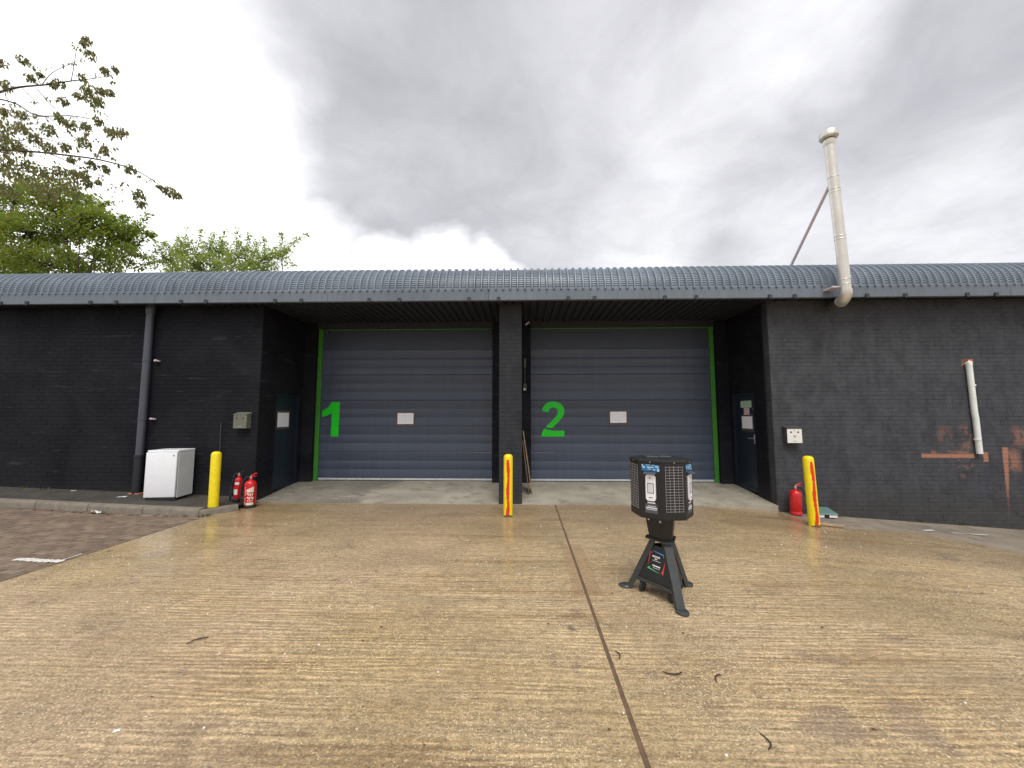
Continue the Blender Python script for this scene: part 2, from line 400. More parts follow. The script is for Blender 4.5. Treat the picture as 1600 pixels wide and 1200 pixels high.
def mat_leaf(name, c1, c2, c3):
    m = bpy.data.materials.new(name); m.use_nodes = True
    t = NT(m.node_tree); t.n.remove(t.n['Principled BSDF'])
    g = t.new('ShaderNodeNewGeometry'); pos = g.outputs['Position']
    c = t.mix(t.lin(t.noise(pos, 1.4, 3, .6), .3, .7), c1, c2)
    c = t.mix(t.math('MULTIPLY', t.ss(g.outputs['Random Per Island'], .80, .96), .85), c, c3)
    d = t.new('ShaderNodeBsdfPrincipled'); t.put(d.inputs['Base Color'], c); d.inputs['Roughness'].default_value = .5
    tr = t.new('ShaderNodeBsdfTranslucent'); t.put(tr.inputs[0], t.vmath('MULTIPLY', c, (1.5, 1.6, .9)))
    mx = t.new('ShaderNodeMixShader'); mx.inputs[0].default_value = .5
    t.l.new(d.outputs[0], mx.inputs[1]); t.l.new(tr.outputs[0], mx.inputs[2]); t.l.new(mx.outputs[0], t.n['Material Output'].inputs[0])
    return m


def mat_print(name, base, ink, scale=150.0, thr=.5):
    """a printed sheet: lines of small type"""
    m = bpy.data.materials.new(name); m.use_nodes = True
    t = NT(m.node_tree); b = t.n['Principled BSDF']
    co = t.new('ShaderNodeTexCoord').outputs['Generated']; s = t.sep(co)
    rows = t.math('FRACT', t.math('MULTIPLY', s[2], 16.0))
    ln = t.math('MULTIPLY', t.ss(rows, .35, .42), t.ss(rows, .8, .72))
    word = t.math('GREATER_THAN', t.noise(t.comb(t.math('MULTIPLY', s[0], 22), 0.0, t.math('FLOOR', t.math('MULTIPLY', s[2], 16.0))), 1, 2, .6), thr)
    edge = t.math('MULTIPLY', t.math('MULTIPLY', t.math('GREATER_THAN', s[0], .12), t.math('LESS_THAN', s[0], .88)), t.math('MULTIPLY', t.math('GREATER_THAN', s[2], .1), t.math('LESS_THAN', s[2], .9)))
    k = t.math('MULTIPLY', t.math('MULTIPLY', ln, word), t.math('MULTIPLY', edge, .55))
    c = t.mix(k, base, ink)
    c = t.mix(t.math('MULTIPLY', t.noise(co, 3, 3), .15), c, (.5, .52, .6))
    t.put(b.inputs['Base Color'], c); b.inputs['Roughness'].default_value = .35
    return m


M = {}
M['concrete'] = mat_concrete(); M['apron'] = mat_apron(); M['brick'] = mat_brick()
M['asphalt'] = mat('worn asphalt', (.25, .21, .16), .85, var=.35, vscale=2.2, bump=.006, bscale=120, dirt=.5, dirtcol=(.07, .06, .05))
M['pavement'] = mat('dirty tarmac pavement', (.062, .054, .044), .9, var=.4, vscale=4, bump=.008, bscale=110, dirt=.6, dirtcol=(.03, .026, .02))
M['kerb'] = mat('weathered kerb concrete', (.20, .172, .135), .85, var=.25, vscale=7, bump=.004, bscale=140, dirt=.45, dirtcol=(.08, .07, .055))
M['blocks'] = [mat('paving block ' + 'abc'[i], c, .78, var=.28, vscale=9, bump=.004, bscale=150, dirt=.35, dirtcol=(.07, .058, .05))
               for i, c in enumerate([(.20, .142, .098), (.165, .118, .085), (.225, .168, .122)])]
M['jointsand'] = mat('dirty jointing sand', (.075, .062, .05), .95, var=.4, vscale=12)
M['sealant'] = mat('dark joint filler', (.14, .09, .052), .8, var=.4, vscale=9, bump=.004)
M['mortar'] = M['brick']
M['roof'] = mat_paint('blue grey coated roof sheet', (.168, .203, .246), .16, .38)
M['fascia'] = mat_paint('blue grey coated fascia', (.135, .160, .192), .10, .36, .2)
M['clip'] = mat('dark bracket metal', (.04, .043, .05), .5)
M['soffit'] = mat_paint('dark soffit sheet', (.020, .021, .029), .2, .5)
M['door'] = mat_paint('anthracite door panel', (.054, .070, .106), .10, .36)
M['doorgroove'] = mat('door joint rubber', (.035, .042, .06), .7)
M['doorshade'] = mat('door top painted shade', (.034, .044, .068), .42)  # darkened door colour, stands in for the shade under the soffit
M['seal'] = mat('pale aluminium bottom rail', (.62, .63, .66), .4, .3, dirt=.2)
M['green'] = mat('green frame paint', (.045, .21, .022), .45, var=.12, dirt=.2, dirtcol=(.02, .07, .012))
M['greenvinyl'] = mat('green vinyl', (.001, .62, .004), .4, var=.05)
M['navy'] = mat_paint('navy door paint', (.014, .022, .036), .15, .35)
M['steel'] = mat('brushed handle steel', (.6, .6, .6), .35, .9)
M['paper'] = mat_print('printed notice', (.90, .91, .95), (.22, .25, .32))
M['paperpink'] = mat_print('pink printed label', (.66, .50, .48), (.3, .15, .15))
M['papergreen'] = mat_print('pale green sign', (.40, .56, .40), (.5, .64, .5))
M['tape'] = mat('brown parcel tape', (.085, .058, .055), .35, var=.25, vscale=20)
M['yellow'] = mat('yellow bollard sleeve', (.86, .68, .004), .42, var=.09, vscale=14, dirt=.38, dirtcol=(.46, .31, .03))
M['redpaint'] = mat('red brushed paint', (.70, .035, .008), .5, var=.12, vscale=18)
M['rust'] = mat('rusty bollard foot', (.16, .08, .035), .85, var=.4, vscale=40, bump=.004)
M['white'] = mat('white enamel', (.84, .85, .88), .3, var=.04, vscale=4, dirt=.10, dirtcol=(.5, .48, .44))
M['fridgeside'] = mat('off white enamel side', (.80, .82, .80), .4, var=.05, vscale=4, dirt=.12, dirtcol=(.45, .43, .38))
M['gasket'] = mat('grey door gasket', (.35, .36, .36), .6)
M['red'] = mat('extinguisher red', (.56, .010, .012), .3, var=.08, coat=.3)
M['black'] = mat('black rubber', (.018, .018, .019), .55)
M['label'] = mat('extinguisher cream label', (.76, .66, .52), .5, var=.1, vscale=30)
M['labelwhite'] = mat('extinguisher white label', (.82, .80, .80), .5, var=.08, vscale=30)
M['pewter'] = mat('olive grey bin metal', (.16, .165, .125), .45, .2, var=.2, vscale=12)
M['bindark'] = mat('charcoal bin metal', (.07, .07, .072), .5, .2)
M['cream'] = mat('cream bin front', (.74, .73, .68), .4, var=.05, dirt=.1, dirtcol=(.4, .38, .3))
M['pipe'] = mat_paint('dark grey downpipe', (.060, .066, .082), .2, .35)
M['pipelow'] = mat('black iron pipe', (.016, .016, .021), .5)
M['flue'] = mat('stainless flue', (.70, .67, .60), .36, .6, var=.08, vscale=5)
M['flueend'] = mat('sooty flue', (.22, .20, .18), .45, .7, var=.2)
M['galv'] = mat('galvanised brace', (.66, .58, .61), .5, .1)
M['whitepipe'] = mat('white plastic pipe', (.76, .79, .75), .35, var=.06, vscale=5, dirt=.25, dirtcol=(.45, .5, .42))
M['orange'] = mat('orange rust bracket', (.48, .16, .07), .7, var=.3, vscale=40)
M['wood'] = mat('weathered board', (.34, .23, .14), .8, var=.3, vscale=14, bump=.003)
M['wooddark'] = mat('board face', (.17, .115, .07), .85, var=.3, vscale=10, bump=.003)
M['head'] = mat('black powder coat', (.010, .0105, .0115), .45, var=.15, vscale=14, bump=.0006, bscale=300)
M['stand'] = mat('charcoal powder coat', (.040, .044, .045), .42, var=.15, vscale=14, bump=.0006, bscale=300)
M['recess'] = mat('dark grille backing', (.012, .012, .018), .25)
M['wire'] = mat('pale grille wire', (.50, .49, .52), .35, .3)
M['blue'] = mat('blue sticker', (.02, .16, .36), .35, var=.25, vscale=40)
M['paleblue'] = mat('pale blue print', (.35, .60, .82), .35)
M['slate'] = mat('slate sticker', (.075, .085, .115), .4)
M['screen'] = mat('grey screen print', (.62, .63, .66), .25)
M['printwhite'] = mat('white print', (.85, .84, .85), .4, var=.05)
M['printred'] = mat('red print', (.72, .05, .06), .4)
M['printblue'] = mat('light blue print', (.10, .32, .75), .4)
M['printgreen'] = mat('green print', (.10, .50, .16), .4)
M['bait'] = mat('sea green plastic', (.10, .185, .17), .45, var=.12)
M['paint'] = mat('worn road paint', (.72, .70, .64), .7, var=.2, vscale=25, dirt=.45, dirtcol=(.30, .24, .18))
M['bark'] = mat('grey brown bark', (.085, .062, .055), .85, var=.3, vscale=9, bump=.01, bscale=30)
M['twig'] = mat('dark twig', (.022, .016, .012), .8)
M['leafA'] = mat_leaf('dusky hanging leaf', (.17, .18, .085), (.22, .215, .10), (.30, .17, .08))
M['leafB'] = mat_leaf('yellow green leaf', (.18, .25, .05), (.25, .30, .065), (.34, .25, .06))
M['leafC'] = mat_leaf('light green leaf', (.24, .31, .09), (.29, .35, .11), (.30, .25, .09))
M['deadleaf'] = mat_leaf('fallen leaf', (.14, .06, .02), (.20, .10, .03), (.10, .05, .03))
M['plastic'] = mat('crumpled clear plastic', (.62, .63, .62), .2, var=.2, vscale=30)
M['moss'] = mat_leaf('weed', (.07, .10, .02), (.1, .13, .03), (.12, .12, .03))

# ------------------------------------------------------------------ setting: ground
def gz(x):
    if x < -5.1: return .034 * (-5.1 - max(x, -14))
    if x > 3.2: return -.066 * (min(x, 12) - 3.2)
    return 0.0

def structure(o): o['kind'] = 'structure'; return o
g = MB(); xs = [-400, -60, -14, -5.1, 3.2, 12, 60, 400]
for i in range(len(xs) - 1):
    a, b = xs[i], xs[i + 1]
    g.face((a, -400, gz(a) - .014), (b, -400, gz(b) - .014), (b, 400, gz(b) - .014), (a, 400, gz(a) - .014))
structure(g.build('ground', M['asphalt']))

yard = MB()
def slab(mb, poly):
    top = [(x, y, gz(x)) for x, y in poly]; n = len(poly)
    mb.face(*top)
    for i in range(n):
        p, q = top[i], top[(i + 1) % n]
        mb.face(p, (p[0], p[1], p[2] - .03), (q[0], q[1], q[2] - .03), q)
slab(yard, [(-5.038, -14), (.549, -14), (.549, 7.088), (-5.038, 7.088)])
structure(yard.build('concrete_yard', M['concrete']))
yard = MB()
slab(yard, [(.577, -14), (3.2, -14), (3.2, 7.088), (.577, 7.088)])
slab(yard, [(3.2001, -14), (12, -14), (12, 2.6), (9, 3.5), (7.6, 4.45), (6.85, 5.1), (6.5, 5.62), (6.28, 6.02), (5.9, 6.2), (5.3, 6.17), (4.8, 6.12), (4.62, 6.35), (4.5, 6.8), (4.47, 7.088), (3.2001, 7.088)])
structure(yard.build('concrete_yard', M['concrete']))
jf = MB().box(.549, .577, -14, 7.08, -.02, -.005)
structure(jf.build('joint_filler', M['sealant']))
ap = MB()
def ramp(y): return .012 + .138 * max(0, min(1, (y - 7.09) / 1.55))
for x0, x1 in ((-4.99, -.25), (-.235, 4.51)):
    ap.face((x0, 7.09, ramp(7.09)), (x1, 7.09, ramp(7.09)), (x1, 8.64, ramp(8.64)), (x0, 8.64, ramp(8.64)))
    ap.face((x0, 8.64, .15), (x1, 8.64, .15), (x1, 9.0, .152), (x0, 9.0, .152))
    ap.face((x0, 7.09, -.2), (x1, 7.09, -.2), (x1, 7.09, ramp(7.09)), (x0, 7.09, ramp(7.09)))
structure(ap.build('concrete_apron', M['apron']))

# raised pavement along the left wall and its kerb
pv = MB(); PV = .102
px = [-14, -12, -10, -8, -6.5, -5.16]
for a, b in zip(px, px[1:]):
    pv.face((a, 6.16, gz(a) + PV), (b, 6.16, gz(b) + PV), (b, 7.1, gz(b) + PV), (a, 7.1, gz(a) + PV))
pv.face((-5.16, 6.16, gz(-5.16) + PV), (-4.85, 6.50, PV - .02), (-4.90, 7.1, PV - .06), (-5.16, 7.1, gz(-5.16) + PV))
structure(pv.build('pavement', M['pavement']))
kerb = thing('kerb', None, None); structure(kerb)
def kerb_stone(p, q, w=.125, top=.112):
    p, q = Vector((p[0], p[1], 0)), Vector((q[0], q[1], 0)); d = (q - p); L = d.length; d.normalize(); nrm = Vector((-d.y, d.x, 0))
    prof = [(0, -.1), (0, top - .035), (.012, top - .012), (.034, top), (w, top), (w, -.1)]
    mb = MB(); n = len(prof); e = .004
    rings = []
    for s_ in (e, .012, L - .012, L - e):
        c = p + d * s_; ins = .004 if s_ in (e, L - e) else 0
        rings.append([(c + nrm * (max(ins, a) if a < w else w)) + Vector((0, 0, gz(c.x) + (h - (ins if h > 0 else 0)))) for a, h in prof])
    v = [x for r in rings for x in r]
    f = [(i * n + k, (i + 1) * n + k, (i + 1) * n + (k + 1) % n, i * n + (k + 1) % n) for i in range(3) for k in range(n)] + [tuple(range(n)), tuple(reversed(range(3 * n, 4 * n)))]
    mb.add(v, f)
    return mb.build('kerb_stone', M['kerb'], kerb, smooth=40)
x = -5.16; prev = (x, 6.10)
for i in range(9):
    nx = (x - .915 * (i + 1), 6.10 + .008 * ((i * 7) % 3 - 1) + (.012 * i if i > 1 else 0))
    kerb_stone(nx, prev); prev = nx
kerb_stone((-5.155, 6.10), (-4.80, 6.49), top=.095)

# block paving: every block that shows is a piece of its own
pav = thing('block_paving', None, None); structure(pav)
bed = MB()
for a, b in ((-14, -9), (-9, -5.06)):
    bed.face((a, -6, gz(a) - .009), (b, -6, gz(b) - .009), (b, 6.12, gz(b) - .009), (a, 6.12, gz(a) - .009))
bed.build('bedding', M['jointsand'], pav)
def block_verts(w, d):
    c = .006; x, y = w / 2, d / 2
    v = [(-x, -y, -.012), (x, -y, -.012), (x, y, -.012), (-x, y, -.012), (-x, -y, -c), (x, -y, -c), (x, y, -c), (-x, y, -c),
         (-x + c, -y + c, 0), (x - c, -y + c, 0), (x - c, y - c, 0), (-x + c, y - c, 0)]
    f = [(8, 9, 10, 11)] + [(i + 4, (i + 1) % 4 + 4, (i + 1) % 4 + 8, i + 8) for i in range(4)] + [(i, (i + 1) % 4, (i + 1) % 4 + 4, i + 4) for i in range(4)]
    return v, f
bv, bf = block_verts(.193, .094)
bmesh_ = []
for i in range(3):
    me = MB().add(bv, bf).mesh('paving_block'); me.materials.append(M['blocks'][i]); bmesh_.append(me)
cand = []
row = 0; y = 6.04
while y > -1.0:
    x = -5.16 - (.1 if row % 2 else 0)
    while x > -12.4:
        cand.append((shown_area(Vector((x, y, gz(x))), Vector((0, 0, 1)), .02), x, y)); x -= .2
    y -= .1; row += 1
cand.sort(reverse=True)
rest = [MB(), MB(), MB()]
for i, (a, x, y) in enumerate(cand):
    k = random.choice((0, 0, 1, 1, 2))
    mt = Matrix.Translation((x, y, gz(x) + random.uniform(-.0035, .0025))) @ Matrix.Rotation(.034, 4, 'Y') @ Matrix.Rotation(random.uniform(-.022, .022), 4, 'X') @ Matrix.Rotation(random.uniform(-.02, .02), 4, 'Z')
    if i < 300 and a > 0: obj('paving_block', bmesh_[k], None, pav, mt)
    else: rest[k].add(bv, bf, mt)
# half blocks along the edge against the concrete
for r_ in range(row):
    if r_ % 2: continue
for k in range(3):
    o = rest[k].build('far_paving_blocks', M['blocks'][k], pav, raw=True); o['kind'] = 'stuff'
hv, hf = block_verts(.093, .094); hb = MB()
y = 6.04; r_ = 0
while y > -1:
    if r_ % 2: hb.add(hv, hf, Matrix.Translation((-5.112, y, -.001)))
    y -= .1; r_ += 1
o = hb.build('edge_blocks', M['blocks'][1], pav, raw=True); o['kind'] = 'stuff'
# worn white bay line painted over the blocks
pl = MB(); rnd = random.Random(3)
for i in range(9):
    x0 = -5.60 + i * .06
    n = 7; pts = []
    for k in range(n):
        a = 2 * math.pi * k / n; pts.append((x0 + .03 + .042 * math.cos(a) * rnd.uniform(.7, 1.1), 4.215 + .052 * math.sin(a) * rnd.uniform(.6, 1.1)))
    pl.face(*[(x_, y_, gz(x_) + .006) for x_, y_ in pts])
for i in range(6):
    y0 = 4.25 + i * .035
    n = 6; pts = []
    for k in range(n):
        a = 2 * math.pi * k / n; pts.append((-5.105 + .012 * math.cos(a) * rnd.uniform(.5, 1.3), y0 + .02 * math.sin(a)))
    pl.face(*[(x_, y_, gz(x_) + .006) for x_, y_ in pts])
structure(pl.build('painted_bay_line', M['paint']))

# ------------------------------------------------------------------ the building
WY, SOF = 7.09, 3.70                      # front wall plane, soffit height
bld = thing('industrial_unit', 'long low black brick unit with curved grey metal roof and two numbered doors', 'building', (0, WY, 0))
def bpart(mb, name, m, parent=None, smooth=None, kind=None):
    """part of the building, given in world coordinates"""
    if parent is None: parent = bld
    mb.v = [(a, b - WY, c) for a, b, c in mb.v] if parent is bld else [(a, b - WY, c) for a, b, c in mb.v]
    o = mb.build(name, m, parent, smooth)
    if kind: o['kind'] = kind
    return o

# --- brick walls: a mortar core per wall, bricks laid proud of it
BL, BH, PITCHX, PITCHZ = .215, .067, .225, .075
def brick_geo(L):
    c = .004; x, z = L / 2, BH / 2
    v = [(-x, .010, -z), (x, .010, -z), (x, .010, z), (-x, .010, z), (-x, 0, -z), (x, 0, -z), (x, 0, z), (-x, 0, z),
         (-x + c, -.0035, -z + c), (x - c, -.0035, -z + c), (x - c, -.0035, z - c), (-x + c, -.0035, z - c)]
    f = [(8, 9, 10, 11)] + [(i + 4, (i + 1) % 4 + 4, (i + 1) % 4 + 8, i + 8) for i in range(4)] + [(i, (i + 1) % 4, (i + 1) % 4 + 4, i + 4) for i in range(4)]
    return v, f
GEO = {}
def brick_mesh(L):
    L = round(L, 3)
    if L not in GEO:
        v, f = brick_geo(L); me = MB().add(v, f).mesh('brick'); me.materials.append(M['brick']); GEO[L] = (v, f, me)
    return GEO[L]
WALLS = []
def brick_wall(name, p0, p1, z0, z1, core, holes=(), label=None):
    """p0 -> p1 along the face, seen with p0 on the left; core: MB in world coordinates; holes: (s0, s1, z0, z1)"""
    w = bpart(core, name, M['brick'])
    if label: w['label'] = label
    p0, p1 = Vector((p0[0], p0[1], 0)), Vector((p1[0], p1[1], 0)); d = p1 - p0; L = d.length; d.normalize()
    nrm = Vector((d.y, -d.x, 0)); out = []
    rot = Matrix((( d.x, -nrm.x, 0, 0), (d.y, -nrm.y, 0, 0), (0, 0, 1, 0), (0, 0, 0, 1)))
    z = math.floor(z0 / PITCHZ) * PITCHZ; r = int(round(z / PITCHZ))
    while z < z1 - BH:
        s = -(PITCHX / 2 if r % 2 else 0)
        while s < L - .02:
            segs = [(max(s, 0) + .005, min(s + PITCHX, L) - .005)]
            for h0, h1, ha, hb_ in holes:
                if z + BH > ha and z < hb_:
                    nn = []
                    for a, b in segs:
                        if a < h0: nn.append((a, min(b, h0)))
                        if b > h1: nn.append((max(a, h1), b))
                    segs = [q for q in nn if q[1] > q[0]]
            for a, b in segs:
                if b - a > .03:
                    c = p0 + d * ((a + b) / 2) + Vector((0, 0, z + PITCHZ / 2))
                    out.append((c, b - a, nrm))
            s += PITCHX
        z += PITCHZ; r += 1
    WALLS.append((w, rot, out))
    return w
def core_box(x0, x1, y0, y1, z0, z1): return MB().box(x0, x1, y0, y1, z0, z1)
XL, XR = -4.97, 4.49                      # the recess
brick_wall('wall', (-13, WY), (XL, WY), -.1, SOF, core_box(-13, XL + .001, WY + .0004, WY + .3, -.4, SOF), label='left front wall of black painted brick')
brick_wall('wall', (XR, WY), (11.5, WY), -.75, SOF, core_box(XR - .001, 11.5, WY + .0004, WY + .3, -.9, SOF), label='right front wall of worn black painted brick with bare patches')
YB = 8.5                                  # front of the piers beside the doors
# left return (faces +X), with door opening y 7.60..8.40
lr = MB()
for y0, y1, z0, z1 in ((WY + .301, 7.60, -.2, SOF), (8.40, YB + .4, -.2, SOF), (7.60, 8.40, 2.04, SOF)):
    lr.box(XL - .3, XL - .0004, y0, y1, z0, z1)
lr.box(XL - .3, XL - .0004, WY + .004, WY + .3009, -.2, SOF)
brick_wall('wall', (XL, WY), (XL, YB), 0, SOF, lr, holes=((7.60 - WY, 8.40 - WY, -1, 2.06),), label='left side wall of the recess with a navy door')
rr = MB()
for y0, y1, z0, z1 in ((WY + .301, 7.64, -.3, SOF), (8.42, YB + .4, -.3, SOF), (7.64, 8.42, 2.05, SOF), (WY + .004, WY + .3009, -.3, SOF)):
    rr.box(XR + .0004, XR + .3, y0, y1, z0, z1)
brick_wall('wall', (XR, YB), (XR, WY), 0, SOF, rr, holes=((YB - 8.42, YB - 7.64, -1, 2.07),), label='right side wall of the recess with a navy door')
brick_wall('pier', (XL, YB), (-4.70, YB), 0, SOF, core_box(XL + .001, -4.70, YB + .0004, YB + .3, 0, SOF))
brick_wall('pier', (4.235, YB), (XR, YB), 0, SOF, core_box(4.235, XR - .001, YB + .0004, YB + .3, 0, SOF))
brick_wall('pier', (-.69, YB), (.165, YB), 0, SOF, core_box(-.69, .165, YB + .0004, YB + .3, 0, SOF))
brick_wall('pillar', (-.453, WY), (-.026, WY), 0, SOF, core_box(-.449, -.030, WY + .0004, WY + .43, -.1, SOF))
allb = []
for wi, (w, rot, out) in enumerate(WALLS):
    for c, L, nrm in out: allb.append((shown_area(c, nrm, L * BH), wi, c, L))
allb.sort(key=lambda q: -q[0])
restb = [MB() for _ in WALLS]
for i, (a, wi, c, L) in enumerate(allb):
    w, rot, _ = WALLS[wi]; v, f, me = brick_mesh(L)
    jit = random.uniform(-.0016, .0016)
    mt = Matrix.Translation(c - Vector((0, WY, 0))) @ rot @ Matrix.Translation((0, jit, random.uniform(-.001, .001))) @ Matrix.Rotation(random.uniform(-.006, .006), 4, 'Z')
    if i < 300: obj('brick', me, None, w, mt)
    else: restb[wi].add(v, f, mt)
for wi, (w, rot, out) in enumerate(WALLS):
    if restb[wi].f: o = restb[wi].build('brickwork', M['brick'], w, raw=True); o['kind'] = 'stuff'
# flank and rear walls, back of the doors: plain masses seen only from elsewhere
bk = MB().box(-13, -12.7, WY + .301, 20, -.4, SOF).box(11.2, 11.5, WY + .301, 20, -.9, SOF).box(-13, 11.5, 20, 20.3, -.9, SOF)
bpart(bk, 'rear_wall', M['brick'])

# --- roof: crimp-curved ribbed sheets
RIB, NR, RAD, EY, EZ = .130, 8, .54, 6.742, 3.842
def roof_sheet():
    mb = MB(); prof = []
    for k in range(NR):
        x0 = k * RIB
        prof += [(x0, 0, 1), (x0 + .072, 0, 1), (x0 + .078, .004, .9), (x0 + .090, .032, 0), (x0 + .112, .032, 0), (x0 + .124, .004, .9)]
    prof.append((NR * RIB, 0, 1))
    ring = []
    ncr = 18
    arc = math.pi / 2
    for i in range(ncr):
        a0 = arc * (.03 + .94 * i / ncr)
        for fr, dep in ((.0, 0), (.62, .0), (.70, -.011), (.92, -.011)):
            ring.append((a0 + fr * arc * .94 / ncr, dep))
    pts = [(-.0, 0.0, 0)] + ring + [(arc, 0, 0)]
    rows = []
    for a, dep, *_ in [(p[0], p[1]) for p in pts]:
        fade = 1 if .05 < a < arc * .96 else 0
        rows.append([(x, EY + RAD - (RAD + h + dep * cr * fade - (.004 if False else 0)) * math.cos(a), EZ + (RAD + h + dep * cr * fade) * math.sin(a)) for x, h, cr in prof])
    for yy in (.5, 3, 6.5):
        rows.append([(x, EY + RAD + yy, EZ + RAD + h + .035 * yy) for x, h, cr in prof])
    n = len(prof)
    v = [p for r in rows for p in r]
    f = [(i * n + k, i * n + k + 1, (i + 1) * n + k + 1, (i + 1) * n + k) for i in range(len(rows) - 1) for k in range(n - 1)]
    mb.add(v, f); mb.v = [(a, b - WY, c) for a, b, c in mb.v]
    return mb.mesh('roof_sheet', smooth=28)
roof = bpy.data.objects.new('roof', None); COL.objects.link(roof); roof.parent = bld
rs = roof_sheet(); rs.materials.append(M['roof'])
SW = NR * RIB
for k in range(24):
    x0 = -13.2 + k * SW
    obj('roof_sheet', rs, None, roof, Matrix.Translation((x0, (.0015 if k % 2 else 0), (.0015 if k % 2 else 0))))
rb = MB(); yb = EY + RAD + 6.5; zb = EZ + RAD + .035 * 6.5
rb.face((-13.2, yb, zb), (11.76, yb, zb), (11.76, 20.6, 3.9), (-13.2, 20.6, 3.9))
bpart(rb, 'rear_slope', M['roof'], roof)
# --- fascia in lengths, with brackets under its lower edge
FX = [-13.2, -9.75, -6.78, -3.55, -.62, 2.4, 5.4, 8.4, 11.7]
for a, b in zip(FX, FX[1:]):
    f = MB(); e = .0025
    prof = [(6.742, 3.842), (6.735, 3.845), (6.735, 3.664), (6.741, 3.656), (6.80, 3.656), (6.80, 3.668), (6.752, 3.668), (6.752, 3.842)]
    n = len(prof); v = [(a + e, y, z) for y, z in prof] + [(b - e, y, z) for y, z in prof]
    f.add(v, [tuple(range(n)), tuple(reversed(range(n, 2 * n)))] + [(i, i + n, (i + 1) % n + n, (i + 1) % n) for i in range(n)])
    bpart(f, 'fascia', M['fascia'])
for px in (2, 43, 142, 182, 283, 322, 430, 471, 577, 624, 733, 779, 888, 929, 1039, 1088, 1203, 1242, 1355, 1415, 1512, 1557):
    q = at(px, 466, 6.73); c = MB()
    c.cbox(q.x - .03, q.x + .03, 6.712, 6.734, 3.648, 3.712, .003).cbox(q.x - .018, q.x + .018, 6.712, 6.86, 3.636, 3.6545, .003)
    c.lathe([(.006, 0), (.006, .008)], 8, Matrix.Translation((q.x, 6.712, 3.695)) @ Matrix.Rotation(R(90), 4, 'X'))
    bpart(c, 'fascia_bracket', M['clip'])
# --- soffit: ribbed sheets running front to back
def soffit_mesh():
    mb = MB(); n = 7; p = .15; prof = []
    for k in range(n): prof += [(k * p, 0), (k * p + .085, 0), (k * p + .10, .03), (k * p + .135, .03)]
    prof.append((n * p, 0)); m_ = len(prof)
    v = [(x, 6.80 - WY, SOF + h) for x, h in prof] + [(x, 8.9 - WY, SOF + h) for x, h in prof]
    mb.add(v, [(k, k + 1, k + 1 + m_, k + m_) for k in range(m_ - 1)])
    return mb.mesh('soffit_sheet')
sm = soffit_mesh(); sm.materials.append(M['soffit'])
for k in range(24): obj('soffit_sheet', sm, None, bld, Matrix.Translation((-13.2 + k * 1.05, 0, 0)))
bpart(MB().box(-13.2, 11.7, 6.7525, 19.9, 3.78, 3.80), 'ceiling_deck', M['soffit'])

# --- sectional doors
DY = 8.62
def sectional_door(x0, x1, z0=.16, z1=3.10, nsec=5, label=None):
    holder = MB().box(x0 - .05, x1 + .05, DY + .045, DY + .06, z0 - .02, 3.6)
    d = bpart(holder, 'sectional_door', M['doorgroove'])
    if label: d['label'] = label
    sh = (z1 - z0 - .045) / nsec; zb_ = z0 + .045
    for k in range(nsec):
        za, zt = zb_ + k * sh + .0015, zb_ + (k + 1) * sh - .0015
        mb = MB(); r3 = (zt - za) / 3
        prof = [(.04, za), (.006, za), (0, za + .006)]
        for j in (1, 2):
            c = za + r3 * j; prof += [(0, c - .012), (.004, c - .003), (.004, c + .003), (0, c + .012)]
        prof += [(0, zt - .010), (.006, zt), (.04, zt)]
        wob = random.uniform(-.0015, .0015); n = len(prof); nx = 10
        v = []
        for i in range(nx + 1):
            xx = x0 + (x1 - x0) * i / nx
            w_ = .0022 * math.sin(i * 1.3 + k * 2.1) + wob
            v += [(xx, DY + y + (w_ if y < .02 else 0), z) for y, z in prof]
        f = [(i * n + q, (i + 1) * n + q, (i + 1) * n + q + 1, i * n + q + 1) for i in range(nx) for q in range(n - 1)]
        f += [tuple(range(n)), tuple(reversed(range(nx * n, nx * n + n)))]
        mb.add(v, f); bpart(mb, 'door_section', M['door'], d, smooth=30)
    bpart(MB().cbox(x0, x1, DY - .004, DY + .03, z0 + .004, z0 + .046, .004), 'bottom_rail', M['seal'], d)
    bpart(MB().cbox(x0, x1, DY + .004, DY + .024, z0 - .012, z0 + .0035, .003), 'rubber_seal', M['black'], d)
    bpart(MB().box(x0 + .0005, x1 - .0005, DY + .012, DY + .044, z1 + .001, 3.56), 'door_top_shade', M['doorshade'], d)  # dark strip with the shade at the door top painted in, no real board
    return d
d1 = sectional_door(-4.60, -.69, label='left grey sectional door numbered 1')
d2 = sectional_door(.165, 4.14, label='right grey sectional door numbered 2')
for x0, x1, d in ((-4.70, -4.602, d1), (4.142, 4.235, d2)):
    bpart(MB().cbox(x0, x1, DY - .035, DY + .04, .135, 3.60, .004), 'green_jamb', M['green'], d)
for x0, x1, d in ((-4.60, -.692, d1), (.167, 4.14, d2)):
    bpart(MB().cbox(x0, x1, DY - .01, DY + .04, 3.555, 3.586, .003), 'green_head', M['green'], d)
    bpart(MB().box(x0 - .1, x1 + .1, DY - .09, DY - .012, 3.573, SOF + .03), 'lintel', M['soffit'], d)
one = [(0, .435), (0, .575), (.13, .655), (.215, .775), (.40, .775), (.385, 0), (.215, 0), (.222, .53), (.11, .468)]
bpart(MB().prism([(-4.56 + a, 1.125 + b) for a, b in one], DY - .007, DY - .0045), 'number_one', M['greenvinyl'], d1)
def n2(p): return [(.39 + (a - 145) / 340 * .52, 1.135 + (615 - b) / 510 * .77) for a, b in p]
